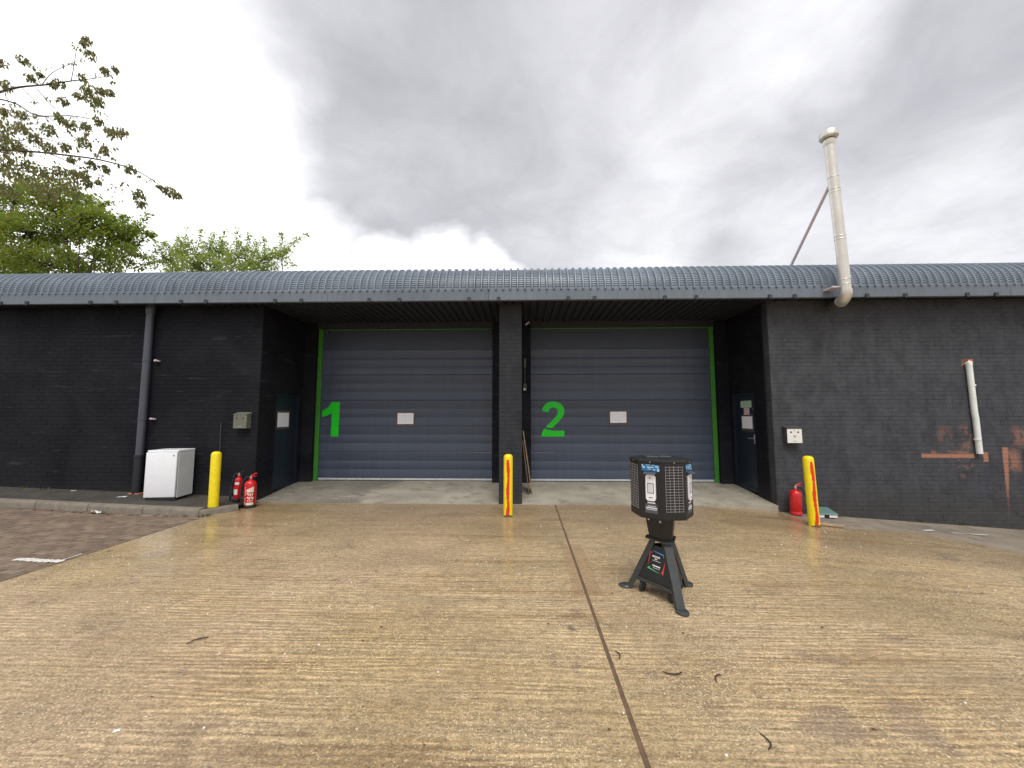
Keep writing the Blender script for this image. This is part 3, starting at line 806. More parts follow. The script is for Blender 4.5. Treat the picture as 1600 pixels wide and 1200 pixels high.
two_top = [(157, 240), (168, 205), (190, 165), (225, 130), (270, 110), (320, 104), (375, 110), (425, 130), (462, 165), (483, 210), (485, 255), (470, 310), (440, 355), (400, 400), (355, 445),
           (312, 492), (290, 488), (262, 492), (240, 486), (213, 474), (250, 440), (300, 393), (345, 345), (380, 295), (390, 255), (382, 222), (360, 200), (325, 190), (290, 200), (265, 225), (252, 262)]
two_bot = [(182, 508), (205, 502), (228, 508), (240, 528), (262, 515), (288, 532), (480, 532), (482, 616), (145, 616), (158, 570)]
nb = MB()
def poly_prism(mb, pts, y0, y1):
    """concave outline -> triangulated slab"""
    from mathutils.geometry import tessellate_polygon
    tri = tessellate_polygon([[Vector((x, z, 0)) for x, z in pts]]); n = len(pts)
    v = [(x, y0, z) for x, z in pts] + [(x, y1, z) for x, z in pts]
    f = [tuple(t_) for t_ in tri] + [(i, i + n, (i + 1) % n + n, (i + 1) % n) for i in range(n)]
    mb.add(v, f)
poly_prism(nb, n2(two_top), DY - .007, DY - .0045); poly_prism(nb, n2(two_bot), DY - .007, DY - .0045)
bpart(nb, 'number_two', M['greenvinyl'], d2)
# pale nicks at the foot of door 1
# --- pedestrian doors in the side walls of the recess
ld = bpart(MB().cbox(XL - .07, XL - .028, 7.635, 8.365, .10, 2.0, .004), 'door', M['navy']); ld['label'] = 'navy door in the left side wall of the recess'
fr = MB().box(XL - .09, XL - .012, 7.602, 7.634, .05, 2.038).box(XL - .09, XL - .012, 8.366, 8.398, .05, 2.038).box(XL - .09, XL - .012, 7.6341, 8.3659, 2.001, 2.038)
bpart(fr, 'frame', M['navy'], ld)
bpart(MB().box(XL - .09, XL - .005, 7.602, 8.398, .02, .075), 'threshold', M['bindark'], ld)
rd = bpart(MB().cbox(XR + .028, XR + .07, 7.675, 8.385, .10, 2.01, .004), 'door', M['navy']); rd['label'] = 'navy door with steel handle in the right side wall of the recess'
fr = MB().box(XR + .012, XR + .09, 7.642, 7.674, .03, 2.048).box(XR + .012, XR + .09, 8.386, 8.418, .03, 2.048).box(XR + .012, XR + .09, 7.6741, 8.3859, 2.011, 2.048)
bpart(fr, 'frame', M['navy'], rd)
bpart(MB().cbox(XR + .012, XR + .0275, 7.70, 8.36, .13, .18, .003), 'kick_bar', M['navy'], rd)
bpart(MB().box(XR + .005, XR + .09, 7.642, 8.418, .0, .06), 'threshold', M['bindark'], rd)
hd = MB().cbox(XR + .018, XR + .0275, 7.70, 7.735, 1.05, 1.23, .003)
hd.tube([(XR + .02, 7.717, 1.15), (XR - .03, 7.717, 1.15), (XR - .035, 7.76, 1.15), (XR - .035, 7.83, 1.148)], .011, 8)
bpart(hd, 'handle', M['steel'], rd, smooth=40)
bpart(MB().lathe([(.013, 0), (.013, .01)], 12, Matrix.Translation((XR + .028, 7.73, 1.72)) @ Matrix.Rotation(R(-90), 4, 'Y')), 'lock', M['steel'], rd)
# door-side controls on the centre pier
cb = MB().cbox(.0, .075, YB - .075, YB - .006, 2.13, 2.30, .006).cbox(.01, .065, YB - .06, YB - .006, 2.66, 2.86, .006)
cb.tube([(.035, YB - .02, 2.30), (.035, YB - .02, 2.66)], .010, 6)
bpart(cb, 'door_control', M['bindark'])
bpart(MB().cbox(.004, .05, YB - .0815, YB - .076, 2.15, 2.19, .002), 'door_control_button', M['steel'])
ssn = MB(); ssn.tube([(.055, YB - .03, 3.62), (.13, YB - .10, 3.665)], [.016, .022], 8); bpart(ssn, 'sensor', M['galv'])
for x in (-.735, -4.52):
    bpart(MB().lathe([(.01, 0), (.04, .012), (.045, .03), (.03, .05)], 12, Matrix.Translation((x, DY - .01, 3.50)) @ Matrix.Rotation(R(90), 4, 'X')), 'door_eye', M['bindark'])

# ------------------------------------------------------------------ notices
def notice_front(x0, x1, z0, z1, label, tilt=0.0):
    t = thing('notice', label, 'notice', ((x0 + x1) / 2, DY - .0045, z0)); t.rotation_euler = (0, tilt, 0)
    w, h = (x1 - x0) / 2, z1 - z0
    MB().box(-w - .045, w + .045, -.002, 0, -.055, h + .04).build('tape_border', M['tape'], t)
    MB().box(-w, -.002, -.0035, -.0021, 0, h).build('sheet', M['paper'], t)
    MB().box(.002, w, -.0040, -.0021, .003, h + .002).build('sheet', M['paper'], t)
notice_front(-2.835, -2.475, 1.405, 1.65, 'white two page notice taped on the left grey door', R(.6))
notice_front(1.922, 2.275, 1.435, 1.68, 'white two page notice taped on the right grey door')
t = thing('notice', 'white notice taped on the navy door beside the red extinguisher pair', 'notice', (XL - .028, 7.9, 1.36))
MB().box(.0005, .002, -.235, .22, -.05, .34).build('tape_border', M['tape'], t)
MB().box(.0021, .0036, -.195, .18, 0, .295).build('sheet', M['paper'], t)
t = thing('notice', 'white notice on the right navy door, lowest of its three sheets', 'notice', (XR + .028, 7.945, 1.335))
MB().box(-.002, -.0005, -.21, .21, -.06, .30).build('tape_border', M['tape'], t)
MB().box(-.0036, -.0021, -.18, .18, 0, .245).build('sheet', M['paper'], t)
tag(MB().box(XR + .0245, XR + .0275, 7.77, 8.15, 1.755, 1.895).build('sign', M['papergreen']), 'pale green sign at the top of the right navy door', 'sign')
tag(MB().box(XR + .0248, XR + .0275, 7.85, 8.04, 1.61, 1.75).build('notice', M['paperpink']), 'small pink notice between the green sign and the white notice', 'notice')

# ------------------------------------------------------------------ downpipe, conduit, flue, white pipe
t = thing('downpipe', 'dark round rainwater downpipe on the left wall behind the white fridge', 'downpipe', (-7.11, 7.0, .17))
p = MB().lathe([(.062, .66), (.062, 3.47)], 18, cap=True); p.build('pipe', M['pipe'], t, smooth=40)
MB().lathe([(.072, 3.36), (.074, 3.365), (.074, 3.47), (.080, 3.475), (.080, 3.53), (.06, 3.531)], 18).build('hopper_collar', M['pipe'], t, smooth=40)
MB().lathe([(.072, -.02), (.072, .66), (.082, .662), (.082, .70), (.064, .703)], 18).build('lower_pipe', M['pipelow'], t, smooth=40)
for z in (2.46, 1.36):
    MB().lathe([(.064, z - .02), (.067, z - .018), (.067, z + .018), (.064, z + .02)], 18).build('strap', M['pipe'], t, smooth=40)
    MB().cbox(.10, .19, .03, .082, z - .012, z + .012, .004).cbox(.13, .175, .0, .05, z - .008, z + .022, .006).build('bracket', M['galv'], t, smooth=40)
MB().cbox(-.11, .10, -.07, .075, -.03, .012, .008).build('shoe_brick', M['orange'], t)
tag(MB().tube([(-5.655, 7.072, 1.47), (-5.650, 7.070, .9), (-5.60, 7.071, .38)], .009, 6).build('conduit', M['bindark'], smooth=60), 'thin grey vertical conduit on the wall above the plain yellow bollard', 'conduit')

t = thing('flue', 'tall stainless flue pipe rising past the roof edge on the right', 'flue', (5.44, 6.5, 3.55))
bot, top = Vector((0, 0, .13)), Vector((-.105, 0, 2.83))
def fl(s): return bot.lerp(top, s)
p = MB().tube([fl(0), fl(.34)], .080, 22).tube([fl(.34), fl(.64)], .080, 22).tube([fl(.64), fl(1)], .080, 22); p.build('pipe', M['flue'], t, smooth=40)
for s in (.045, .075, .335, .355, .645, .665, .745):
    MB().tube([fl(s - .003), fl(s - .001), fl(s + .001), fl(s + .003)], [.0805, .085, .085, .0805], 22).build('seam_ring', M['flue'], t, smooth=50)
MB().tube([fl(.96), fl(.975), fl(.99)], [.082, .094, .096], 22).build('collar', M['flue'], t, smooth=40)
c = fl(1.0)
cw = MB().lathe([(.11, .0), (.135, .02), (.135, .11), (.122, .13), (.02, .145)], 24, Matrix.Translation(c + Vector((0, 0, .015))))
cw.build('cowl', M['flue'], t, smooth=35)
MB().lathe([(.138, .03), (.138, .042)], 24, Matrix.Translation(c + Vector((0, 0, .015)))).build('cowl_band', M['flue'], t, smooth=35)
el = MB(); pts = [fl(.012), Vector((0, 0, .115)), Vector((0, .015, .068)), Vector((.006, .05, .026)), Vector((.018, .10, .006)), Vector((.03, .14, .004))]
el.tube(pts, [.088] * 6, 22); el.build('elbow', M['flue'], t, smooth=40)
MB().tube([Vector((.03, .14, .004)), Vector((.11, .36, .02)), Vector((.19, .585, .035))], [.079, .079, .079], 20).build('wall_spigot', M['flueend'], t, smooth=40)
MB().tube([Vector((.03, .14, .004)), Vector((.037, .16, .0045))], [.092, .092], 20).build('spigot_ring', M['flue'], t, smooth=40)
w0 = fl(.72) + Vector((0, .07, 0)); w1 = at(1222, 444, 8.1) - Vector((5.44, 6.5, 3.55))
MB().tube([w0, w1], .026, 8).build('brace', M['galv'], t, smooth=50)
MB().cbox(-.20, -.05, .02, .232, .21, .235, .003).build('fascia_clamp', M['galv'], t)

t = thing('waste_pipe', 'white plastic pipe fixed upright on the right black wall', 'pipe', (7.96, 7.045, .93))
MB().tube([(.016, 0, 0), (.004, -.002, .62), (-.004, 0, .72), (-.02, 0, 1.55)], .043, 14).build('pipe', M['whitepipe'], t, smooth=50)
MB().tube([(-.02, 0, 1.55), (-.022, .0, 1.60), (-.05, .012, 1.625)], [.047, .047, .045], 14).build('broken_end', M['whitepipe'], t, smooth=40)
MB().cbox(-.055, .035, -.03, .04, 1.60, 1.66, .008).build('rusty_bracket', M['orange'], t)
for z in (.25, 1.2): MB().tube([(-.0, 0, z - .015), (-.0, 0, z + .015)], .049, 14).build('clip', M['whitepipe'], t, smooth=50)

# ------------------------------------------------------------------ cigarette bins
def ash_bin(label, x, z, w, h, front, body):
    t = thing('cigarette_bin', label, 'bin', (x, WY - .004, z))
    d = .12
    MB().prism([(-w / 2, 0), (w / 2, 0), (w / 2, h), (-w / 2, h)], -d + .004, 0).build('body', body, t)
    # sloped hood
    v = [(-w / 2 - .01, -d - .008, h + .001), (w / 2 + .01, -d - .008, h + .001), (w / 2 + .01, 0, h + .001), (-w / 2 - .01, 0, h + .001),
         (-w / 2 - .01, -d - .008, h + .01), (w / 2 + .01, -d - .008, h + .01), (w / 2 + .01, 0, h + .05), (-w / 2 - .01, 0, h + .05)]
    MB().add(v, [(0, 3, 2, 1), (4, 5, 6, 7), (0, 1, 5, 4), (1, 2, 6, 5), (2, 3, 7, 6), (3, 0, 4, 7)]).build('hood', body, t)
    MB().cbox(-w / 2, w / 2, -d - .004, -d + .0035, .0, h - .004, .004).build('front_plate', front, t)
    for sx in (-1, 1):
        MB().lathe([(.015, 0), (.015, .003)], 14, Matrix.Translation((sx * w * .24, -d - .004, h * .76)) @ Matrix.Rotation(R(90), 4, 'X')).build('stub_hole', M['black'], t)
    MB().lathe([(.008, 0), (.008, .003)], 10, Matrix.Translation((0, -d - .004, h * .87)) @ Matrix.Rotation(R(90), 4, 'X')).build('lock', M['bindark'], t)
    MB().box(-.03, .03, -d - .0055, -d - .0042, h * .12, h * .16).build('label_strip', M['gasket'], t)
    MB().box(-.022, .022, -d - .0055, -d - .0042, h * .40, h * .54).build('cigarette_symbol', M['gasket'] if front is M['cream'] else body, t)
ash_bin('dull olive grey wall bin above the pair of fire extinguishers', -5.22, 1.36, .25, .25, M['pewter'], M['pewter'])
ash_bin('cream fronted wall bin above the lone fire extinguisher', 4.77, 1.115, .255, .25, M['cream'], M['bindark'])

# ------------------------------------------------------------------ bollards
def bollard(label, x, y, h, stripe, lean=(0, 0)):
    z = gz(x) + (PV if x < -5 else 0)
    t = thing('bollard', label, 'bollard', (x, y, z - .005), 0, 'yellow bollards in front of the doors'); t.rotation_euler = (lean[1], lean[0], 0)
    r = .073
    prof = [(r, .0), (r + .002, .02), (r, .05), (r, h - .05), (r - .005, h - .028), (r - .018, h - .010), (r - .04, h), (.004, h + .003)]
    MB().lathe(prof, 26).build('sleeve', M['yellow'], t, smooth=50)
    if stripe:
        rnd = random.Random(int(stripe * 100)); mb = MB(); n = 34; a0 = R(stripe); prev = None
        for i in range(n + 1):
            zz = .03 + (h - .11) * i / n
            wl = .30 + .05 * rnd.uniform(-1, 1) + (.05 * math.sin(i * .5)); off = .07 * math.sin(i * .33) + .02 * rnd.uniform(-1, 1) - (.16 if i < 5 else 0) * (5 - i) / 5
            ring = [(Vector((math.cos(a0 + off + wl * q), math.sin(a0 + off + wl * q), 0)) * (r + .0022) + Vector((0, 0, zz))) for q in (-1, -.33, .33, 1)]
            if prev:
                for k in range(3): mb.face(prev[k], prev[k + 1], ring[k + 1], ring[k])
            prev = ring
        mb.build('painted_stripe', M['redpaint'], t, smooth=60)
        rb_ = MB(); n = 18; lo = []; hi = []
        for k in range(n + 1):
            a = a0 - 1.3 + 2.6 * k / n; e = .012 + .05 * (1 - abs(k / n - .5) * 2) * rnd.uniform(.5, 1.1)
            lo.append(Vector((math.cos(a), math.sin(a), 0)) * (r + .0045)); hi.append(Vector((math.cos(a), math.sin(a), 0)) * (r + .0035) + Vector((0, 0, e)))
        for k in range(n): rb_.face(lo[k], lo[k + 1], hi[k + 1], hi[k])
        rb_.build('rusty_foot', M['rust'], t, smooth=60)
    return t
bollard('plain yellow bollard standing behind the kerb by the white fridge', -5.12, 6.34, .90, 0)
bollard('yellow bollard with red stripe in front of the centre pillar', -.25, 6.27, .98, 272, (R(.2), 0))
bollard('leaning yellow bollard with red stripe near the lone extinguisher', 4.42, 6.14, 1.06, 268, (R(-1.6), R(-.5)))

# ------------------------------------------------------------------ fridge
t = thing('fridge', 'white undercounter fridge dumped on the pavement by the downpipe', 'fridge', (-6.25, 6.54, gz(-6.25) + PV + .004), R(8))
w, d, h = .245, .44, .85
MB().cbox(-w, w, .055, d, .03, h - .03, .006).build('cabinet', M['fridgeside'], t)
MB().cbox(-w - .003, w + .003, .03, d + .004, h - .0295, h, .006).build('worktop', M['white'], t)
MB().box(-w + .008, w - .008, .044, .0545, .06, h - .035).build('gasket', M['gasket'], t)
dr = MB().cbox(-w, w, .0, .0435, .05, h - .034, .010, seg=3).build('door', M['white'], t, smooth=35)
MB().box(w - .062, w - .034, -.0015, -.0002, h - .105, h - .075).build('badge', M['gasket'], dr)
MB().cbox(-w + .005, w - .005, .03, .0545, .006, .0485, .004).build('plinth', M['bindark'], t)
for sx in (-1, 1):
    for yy in (.09, d - .05): MB().lathe([(.016, -.004), (.016, .03)], 10, Matrix.Translation((sx * (w - .04), yy, 0))).build('foot', M['black'], t)

# ------------------------------------------------------------------ fire extinguishers
def extinguisher(label, x, y, z, r, h, kind, rz=0, lean=(0, 0)):
    t = thing('fire_extinguisher', label, 'extinguisher', (x, y, z), rz); t.rotation_euler = (lean[0], lean[1], rz)
    hb_ = h * .80
    body = [(r * .93, .035), (r, .05), (r, hb_ - r * .85), (r * .95, hb_ - r * .55), (r * .78, hb_ - r * .25), (r * .45, hb_ - .01), (.026, hb_), (.026, hb_ + .03)]
    MB().lathe(body, 28).build('cylinder', M['red'], t, smooth=50)
    MB().lathe([(r * .97, 0), (r + .003, .004), (r + .003, .05), (r + .0005, .055)], 28).build('base_ring', M['black'] if kind != 'plain' else M['red'], t, smooth=40)
    MB().lathe([(.021, hb_ + .03), (.021, hb_ + .07), (.014, hb_ + .075)], 12).build('valve', M['steel'], t, smooth=40)
    hm = M['black'] if kind == 'co2' else M['red']
    MB().tube([(0, 0, hb_ + .07), (.03, -.005, hb_ + .085), (.075, -.01, hb_ + .115), (.105, -.012, hb_ + .112)], [.012, .013, .011, .009], 8).build('carry_handle', hm, t, smooth=60)
    MB().tube([(0, 0, hb_ + .05), (.04, -.005, hb_ + .06), (.095, -.012, hb_ + .07)], [.010, .010, .007], 8).build('lever', hm, t, smooth=60)
    # hose
    sgn = 1 if kind == 'plain' else -1
    hp = [(sgn * .02, -.015, hb_ + .052), (sgn * .06, -.03, hb_ + .05), (sgn * (r + .01), -.045, hb_ - .04), (sgn * (r + .03), -.05, hb_ * .62), (sgn * (r + .026), -.05, hb_ * .3), (sgn * (r + .026), -.05, .06)]
    if kind == 'plain': hp = [(.02, -.01, hb_ + .05), (.08, -.02, hb_ + .045), (r + .05, -.03, hb_ - .06), (r + .10, -.03, hb_ * .55), (r + .115, -.03, .10)]
    MB().tube(smooth_path(hp), .011, 8).build('hose', M['black'], t, smooth=60)
    e = Vector(hp[-1]); MB().lathe([(.008, -.06), (.016, -.02), (.014, .03)], 10, Matrix.Translation(e)).build('nozzle', M['black'], t, smooth=50)
    def lab(a0, a1, z0, z1, m_, name='label', cut=0.0):
        mb = MB(); n = 8
        for k in range(n):
            b0, b1 = R(a0 + (a1 - a0) * k / n), R(a0 + (a1 - a0) * (k + 1) / n); q = r + .0012
            c0, c1 = cut * (1 - k / n), cut * (1 - (k + 1) / n)
            mb.face((q * math.cos(b0), q * math.sin(b0), z0), (q * math.cos(b1), q * math.sin(b1), z0), (q * math.cos(b1), q * math.sin(b1), z1 - c1), (q * math.cos(b0), q * math.sin(b0), z1 - c0))
        mb.build(name, m_, t, smooth=60)
    if kind == 'foam':
        lab(262, 330, hb_ * .58, hb_ * .78, M['label'], 'cream_band', .05)
        lab(262, 330, hb_ * .12, hb_ * .21, M['label'], 'cream_panel')
        # upright lettering FOAM SPRAY as strokes round the cylinder, and pictogram marks
        zz = hb_ * .14
        for i, wd in enumerate((.032, .026, .026, .03, 0, .026, .026, .026, .028, .026)):
            if wd: lab(247, 252, zz, zz + wd * .8, M['labelwhite'], 'letter')
            zz += .031
        for a, z0, z1 in ((266, .50, .55), (280, .46, .55), (296, .44, .54), (312, .46, .55), (270, .36, .42), (286, .32, .41), (304, .34, .42), (318, .33, .40), (274, .26, .30), (294, .25, .29), (312, .25, .30)):
            lab(a, a + 10, hb_ * z0, hb_ * z1, M['labelwhite'] if (a // 2) % 2 else M['label'], 'pictogram')
    if kind == 'co2':
        lab(255, 325, hb_ * .70, hb_ * .80, M['labelwhite']); lab(205, 240, hb_ * .33, hb_ * .56, M['labelwhite']); lab(255, 310, hb_ * .28, hb_ * .50, M['labelwhite'])
        MB().lathe([(.03, .02), (.024, .10), (.013, .2)], 12, Matrix.Translation((-r - .02, -.05, .06))).build('horn', M['black'], t, smooth=50)
    if kind == 'plain': lab(300, 330, hb_ * .70, hb_ * .75, M['black'], 'stamp')
    return t
def smooth_path(p, n=5):
    p = [Vector(q) for q in p]; out = []
    for i in range(len(p) - 1):
        a, b, c, d = p[max(i - 1, 0)], p[i], p[i + 1], p[min(i + 2, len(p) - 1)]
        for k in range(n):
            s = k / n; out.append(.5 * ((2 * b) + (c - a) * s + (2 * a - 5 * b + 4 * c - d) * s * s + (3 * b - a - 3 * c + d) * s ** 3))
    return out + [p[-1]]
extinguisher('large red extinguisher with cream labels at the kerb end', -4.78, 6.72, .0, .093, .59, 'foam', R(8))
extinguisher('slim red extinguisher with white labels behind the large one', -5.06, 6.78, PV - .005, .057, .52, 'co2', R(-6), (0, R(3)))
extinguisher('plain red extinguisher beside the leaning striped bollard', 4.69, 6.93, -.10, .092, .52, 'plain', R(5), (0, R(2)))

# ------------------------------------------------------------------ boards, bait box, wood
def board(label, base, topp, th, wd, m_):
    b, tp = Vector(base), Vector(topp); L = (tp - b).length; zax = (tp - b).normalized(); yax = Vector((0, 1, 0)); xax = yax.cross(zax).normalized(); yax = zax.cross(xax)
    mt = Matrix((xax, yax, zax)).transposed().to_4x4(); mt.translation = b
    me = MB().cbox(-th, 0, 0, wd, 0, L, .002).mesh('leaning_board'); o = obj('leaning_board', me, m_); o.matrix_world = mt
    return tag(o, label, 'board', 'boards leaning on the centre pillar')
board('pale brown board leaning on the centre pillar, outer of two', (.175, 7.66, ramp(7.66)), (.005, 7.62, 1.28), .018, .30, M['wood'])
board('dark brown board leaning on the centre pillar, inner of two', (.118, 7.62, ramp(7.62)), (-.006, 7.60, 1.10), .018, .22, M['wooddark'])
t = thing('bait_box', 'grey green plastic bait box behind the leaning striped bollard', 'box', (5.16, 6.93, gz(5.16)), R(-4))
MB().cbox(-.15, .15, -.10, .10, .0, .06, .006).build('tray', M['black'], t)
v = [(-.16, -.115, .055), (.16, -.115, .055), (.16, .11, .055), (-.16, .11, .055), (-.15, -.10, .075), (.15, -.10, .075), (.11, .09, .14), (-.11, .09, .14)]
MB().add(v, [(0, 3, 2, 1), (4, 5, 6, 7), (0, 1, 5, 4), (1, 2, 6, 5), (2, 3, 7, 6), (3, 0, 4, 7)]).build('lid', M['bait'], t)
MB().box(.02, .145, -.1025, -.1005, .004, .05).build('label_sticker', M['labelwhite'], t)
MB().box(-.145, -.06, -.1025, -.1005, .004, .05).build('label_sticker', M['labelwhite'], t)
wd = MB(); rnd = random.Random(4); rings = []
for i in range(8):
    xx = -.17 + .34 * i / 7; n = 7
    rings.append([(xx, .035 * math.cos(2 * math.pi * k / n) * rnd.uniform(.8, 1.2), .026 + .026 * math.sin(2 * math.pi * k / n) * rnd.uniform(.75, 1.1)) for k in range(n)])
wd.add([p for r_ in rings for p in r_], [(i * 7 + k, (i + 1) * 7 + k, (i + 1) * 7 + (k + 1) % 7, i * 7 + (k + 1) % 7) for i in range(7) for k in range(7)] + [tuple(range(7)), tuple(range(49, 56))])
o = wd.build('wood_offcut', M['wood']); o.location = (4.70, 6.20, gz(4.70) - .004); o.rotation_euler = (0, R(4), R(-12)); tag(o, 'split offcut of wood lying beside the leaning striped bollard', 'wood')

# ------------------------------------------------------------------ the machine on its tripod stand
CX, CY = 1.262, 3.64
mc = thing('charging_station', 'black octagonal charging head with wire grilles on a charcoal tripod stand', 'machine', (CX, CY, 0))
HB, HT, HR = .705, 1.200, .266
A0 = R(209)
def hv_(k, r, z): a = A0 + k * R(45); return Vector((r * math.cos(a), r * math.sin(a), z))
hd = MB()
ringv = [hv_(k, HR * .985, HB) for k in range(8)] + [hv_(k, HR, HB + .012) for k in range(8)] + [hv_(k, HR, HT) for k in range(8)]
hd.add(ringv, [(i * 8 + k, i * 8 + (k + 1) % 8, (i + 1) * 8 + (k + 1) % 8, (i + 1) * 8 + k) for i in range(2) for k in range(8)] + [tuple(range(8)), tuple(range(16, 24))])
head = hd.build('head', M['head'], mc)
ld_ = MB(); prof = [(HR + .003, HT - .012), (HR + .007, HT - .010), (HR + .007, HT + .004), (HR * .97, HT + .010), (HR * .45, HT + .014)]
ld_.add([hv_(k, r, z) for r, z in prof for k in range(8)], [(i * 8 + k, i * 8 + (k + 1) % 8, (i + 1) * 8 + (k + 1) % 8, (i + 1) * 8 + k) for i in range(len(prof) - 1) for k in range(8)] + [tuple(range(32, 40))])
ld_.build('lid', M['head'], mc)
lt = MB(); lt.cbox(-.13, -.02, -.02, .10, HT + .008, HT + .024, .006).cbox(.0, .12, .03, .14, HT + .008, HT + .020, .006); lt.build('lid_strap', M['stand'], mc)
def face_frame(k):
    a, b = hv_(k, HR, 0), hv_(k + 1, HR, 0); c = (a + b) / 2; x = (b - a).normalized(); n = Vector((c.x, c.y, 0)).normalized()
    m_ = Matrix((x, -n, Vector((0, 0, 1)))).transposed().to_4x4(); m_.translation = c; return m_, (b - a).length
def fpart(mb, name, m_, mt, parent): mb.v = [tuple(mt @ Vector(p)) for p in mb.v]; return mb.build(name, m_, parent)
for k in range(8):
    mt, W_ = face_frame(k)
    if k % 2 == 1:          # wire grille over a dark recess
        gw = W_ / 2 - .025; z0, z1 = HB + .075, HT - .045
        gr = fpart(MB().box(-gw - .006, gw + .006, -.0015, -.0005, z0 - .006, z1 + .006), 'grille', M['recess'], mt, mc)
        ww = MB(); n = 17
        for i in range(n): z = z0 + (z1 - z0) * i / (n - 1); ww.box(-gw, gw, -.0062, -.0042, z - .0010, z + .0010)
        for i in range(5): x_ = -gw + 2 * gw * i / 4; ww.box(x_ - .0008, x_ + .0008, -.0041, -.0022, z0 - .008, z1 + .008)
        ww.box(-.003, .001, -.0041, -.0022, z0 - .008, z1 + .008)
        fpart(ww, 'wires', M['wire'], mt, gr)
    else:                    # phone point: sticker, hood, white dock, label
        pp = fpart(MB().box(-.078, .078, -.002, -.0005, HT - .085, HT - .03), 'sticker', M['blue'], mt, mc)
        s_ = MB()
        for x0, x1, z0, z1 in ((-.061, -.052, -.05, -.031), (-.056, -.038, -.062, -.047), (.034, .056, -.052, -.038), (.046, .061, -.085, -.058), (-.03, .0, -.036, -.031), (.01, .032, -.037, -.032), (-.018, .004, -.072, -.065), (.018, .036, -.077, -.068)):
            s_.box(x0 * 1.26, x1 * 1.26, -.0028, -.0021, HT + z0, HT + z1)
        fpart(s_, 'sticker_print', M['paleblue'], mt, pp)
        s_ = MB()
        for i in range(7): s_.box(-.03 + i * .0088, -.0245 + i * .0088, -.0028, -.0021, HT - .057, HT - .048)
        fpart(s_, 'sticker_letters', M['printwhite'], mt, pp)
        hz = HT - .092
        fpart(MB().add([(-.055, -.0008, hz), (.055, -.0008, hz), (.050, -.045, hz - .014), (-.050, -.045, hz - .014), (-.055, -.0008, hz - .005), (.055, -.0008, hz - .005), (.050, -.045, hz - .018), (-.050, -.045, hz - .018)],
                       [(0, 1, 2, 3), (7, 6, 5, 4), (0, 4, 5, 1), (1, 5, 6, 2), (2, 6, 7, 3), (3, 7, 4, 0)]), 'hood', M['slate'], mt, mc)
        out = []; dw_, z0, z1, rc = .043, HB + .155, HT - .115, .024
        for cx, cz, a0 in ((dw_ - rc, z1 - rc, 0), (-dw_ + rc, z1 - rc, 90), (-dw_ + rc, z0 + rc, 180), (dw_ - rc, z0 + rc, 270)):
            for q in range(5): a = R(a0 + q * 22.5); out.append((cx + rc * math.cos(a), cz + rc * math.sin(a)))
        dk = fpart(MB().prism(out, -.012, -.0005), 'phone_dock', M['printwhite'], mt, mc)
        zc = (z0 + z1) / 2
        fpart(MB().box(-.029, .029, -.0132, -.0121, zc - .048, zc + .040), 'screen_border', M['slate'], mt, dk)
        fpart(MB().box(-.024, .024, -.0142, -.0133, zc - .042, zc + .034), 'screen', M['screen'], mt, dk)
        fpart(MB().lathe([(.006, 0), (.006, .002)], 10, Matrix.Translation((-.005, -.0121, z1 - .03)) @ Matrix.Rotation(R(90), 4, 'X')), 'button', M['black'], mt, dk)
        fpart(MB().box(-.014, .016, -.0132, -.0121, z0 + .026, z0 + .032), 'slot', M['black'], mt, dk)
        fpart(MB().box(-.034, .034, -.0016, -.0005, HB + .132, HB + .143), 'white_strip', M['printwhite'], mt, mc)
        lb = fpart(MB().box(-.054, .054, -.0016, -.0005, HB + .03 + .02, HB + .128), 'label_sticker', M['slate'], mt, mc)
        tx = MB(); rnd = random.Random(k)
        for z, hh, x0, x1 in ((HB + .105, .006, -.030, .036), (HB + .09, .009, -.048, .05), (HB + .078, .005, -.044, .048)):
            x_ = x0
            while x_ < x1:
                ln = rnd.uniform(.004, .008); tx.box(x_, min(x_ + ln, x1), -.0023, -.0017, z, z + hh); x_ += ln + .0018
        fpart(tx, 'label_lettering', M['printwhite'], mt, lb)
    fpart(MB().lathe([(.005, 0), (.005, .003)], 8, Matrix.Translation((0.0, -.0095, HT - .008)) @ Matrix.Rotation(R(90), 4, 'X')), 'rivet', M['steel'], mt, mc)
# neck, collar, legs, panel, castors
nk = MB(); pa = [R(a) for a in (154, 274, 34)]
def tri(r, z, off=R(17)): return [Vector((r * math.cos(a + s * off), r * math.sin(a + s * off), z)) for a in pa for s in (-1, 1)]
rn = tri(.115, .49) + tri(.150, HB + .005)
nk.add(rn, [(k, (k + 1) % 6, (k + 1) % 6 + 6, k + 6) for k in range(6)])
nk.build('neck', M['head'], mc)
for a, z in ((214, .66), (334, .66), (94, .66)):
    for s in (-1, 1):
        n = Vector((math.cos(R(a)), math.sin(R(a)), 0)); x = Vector((-n.y, n.x, 0)); c = n * .1055 + x * (.062 * s) + Vector((0, 0, z))
        mt = Matrix((x, n.cross(x), n)).transposed().to_4x4(); mt.translation = c
        MB().lathe([(.011, 0), (.011, .004)], 10, mt).build('neck_hole', M['galv'], mc)
col = MB(); cr = tri(.150, .478, R(14)) + tri(.150, .490, R(14)); col.add(cr, [(k, (k + 1) % 6, (k + 1) % 6 + 6, k + 6) for k in range(6)] + [tuple(reversed(range(6))), tuple(range(6, 12))]); col.build('collar', M['stand'], mc)
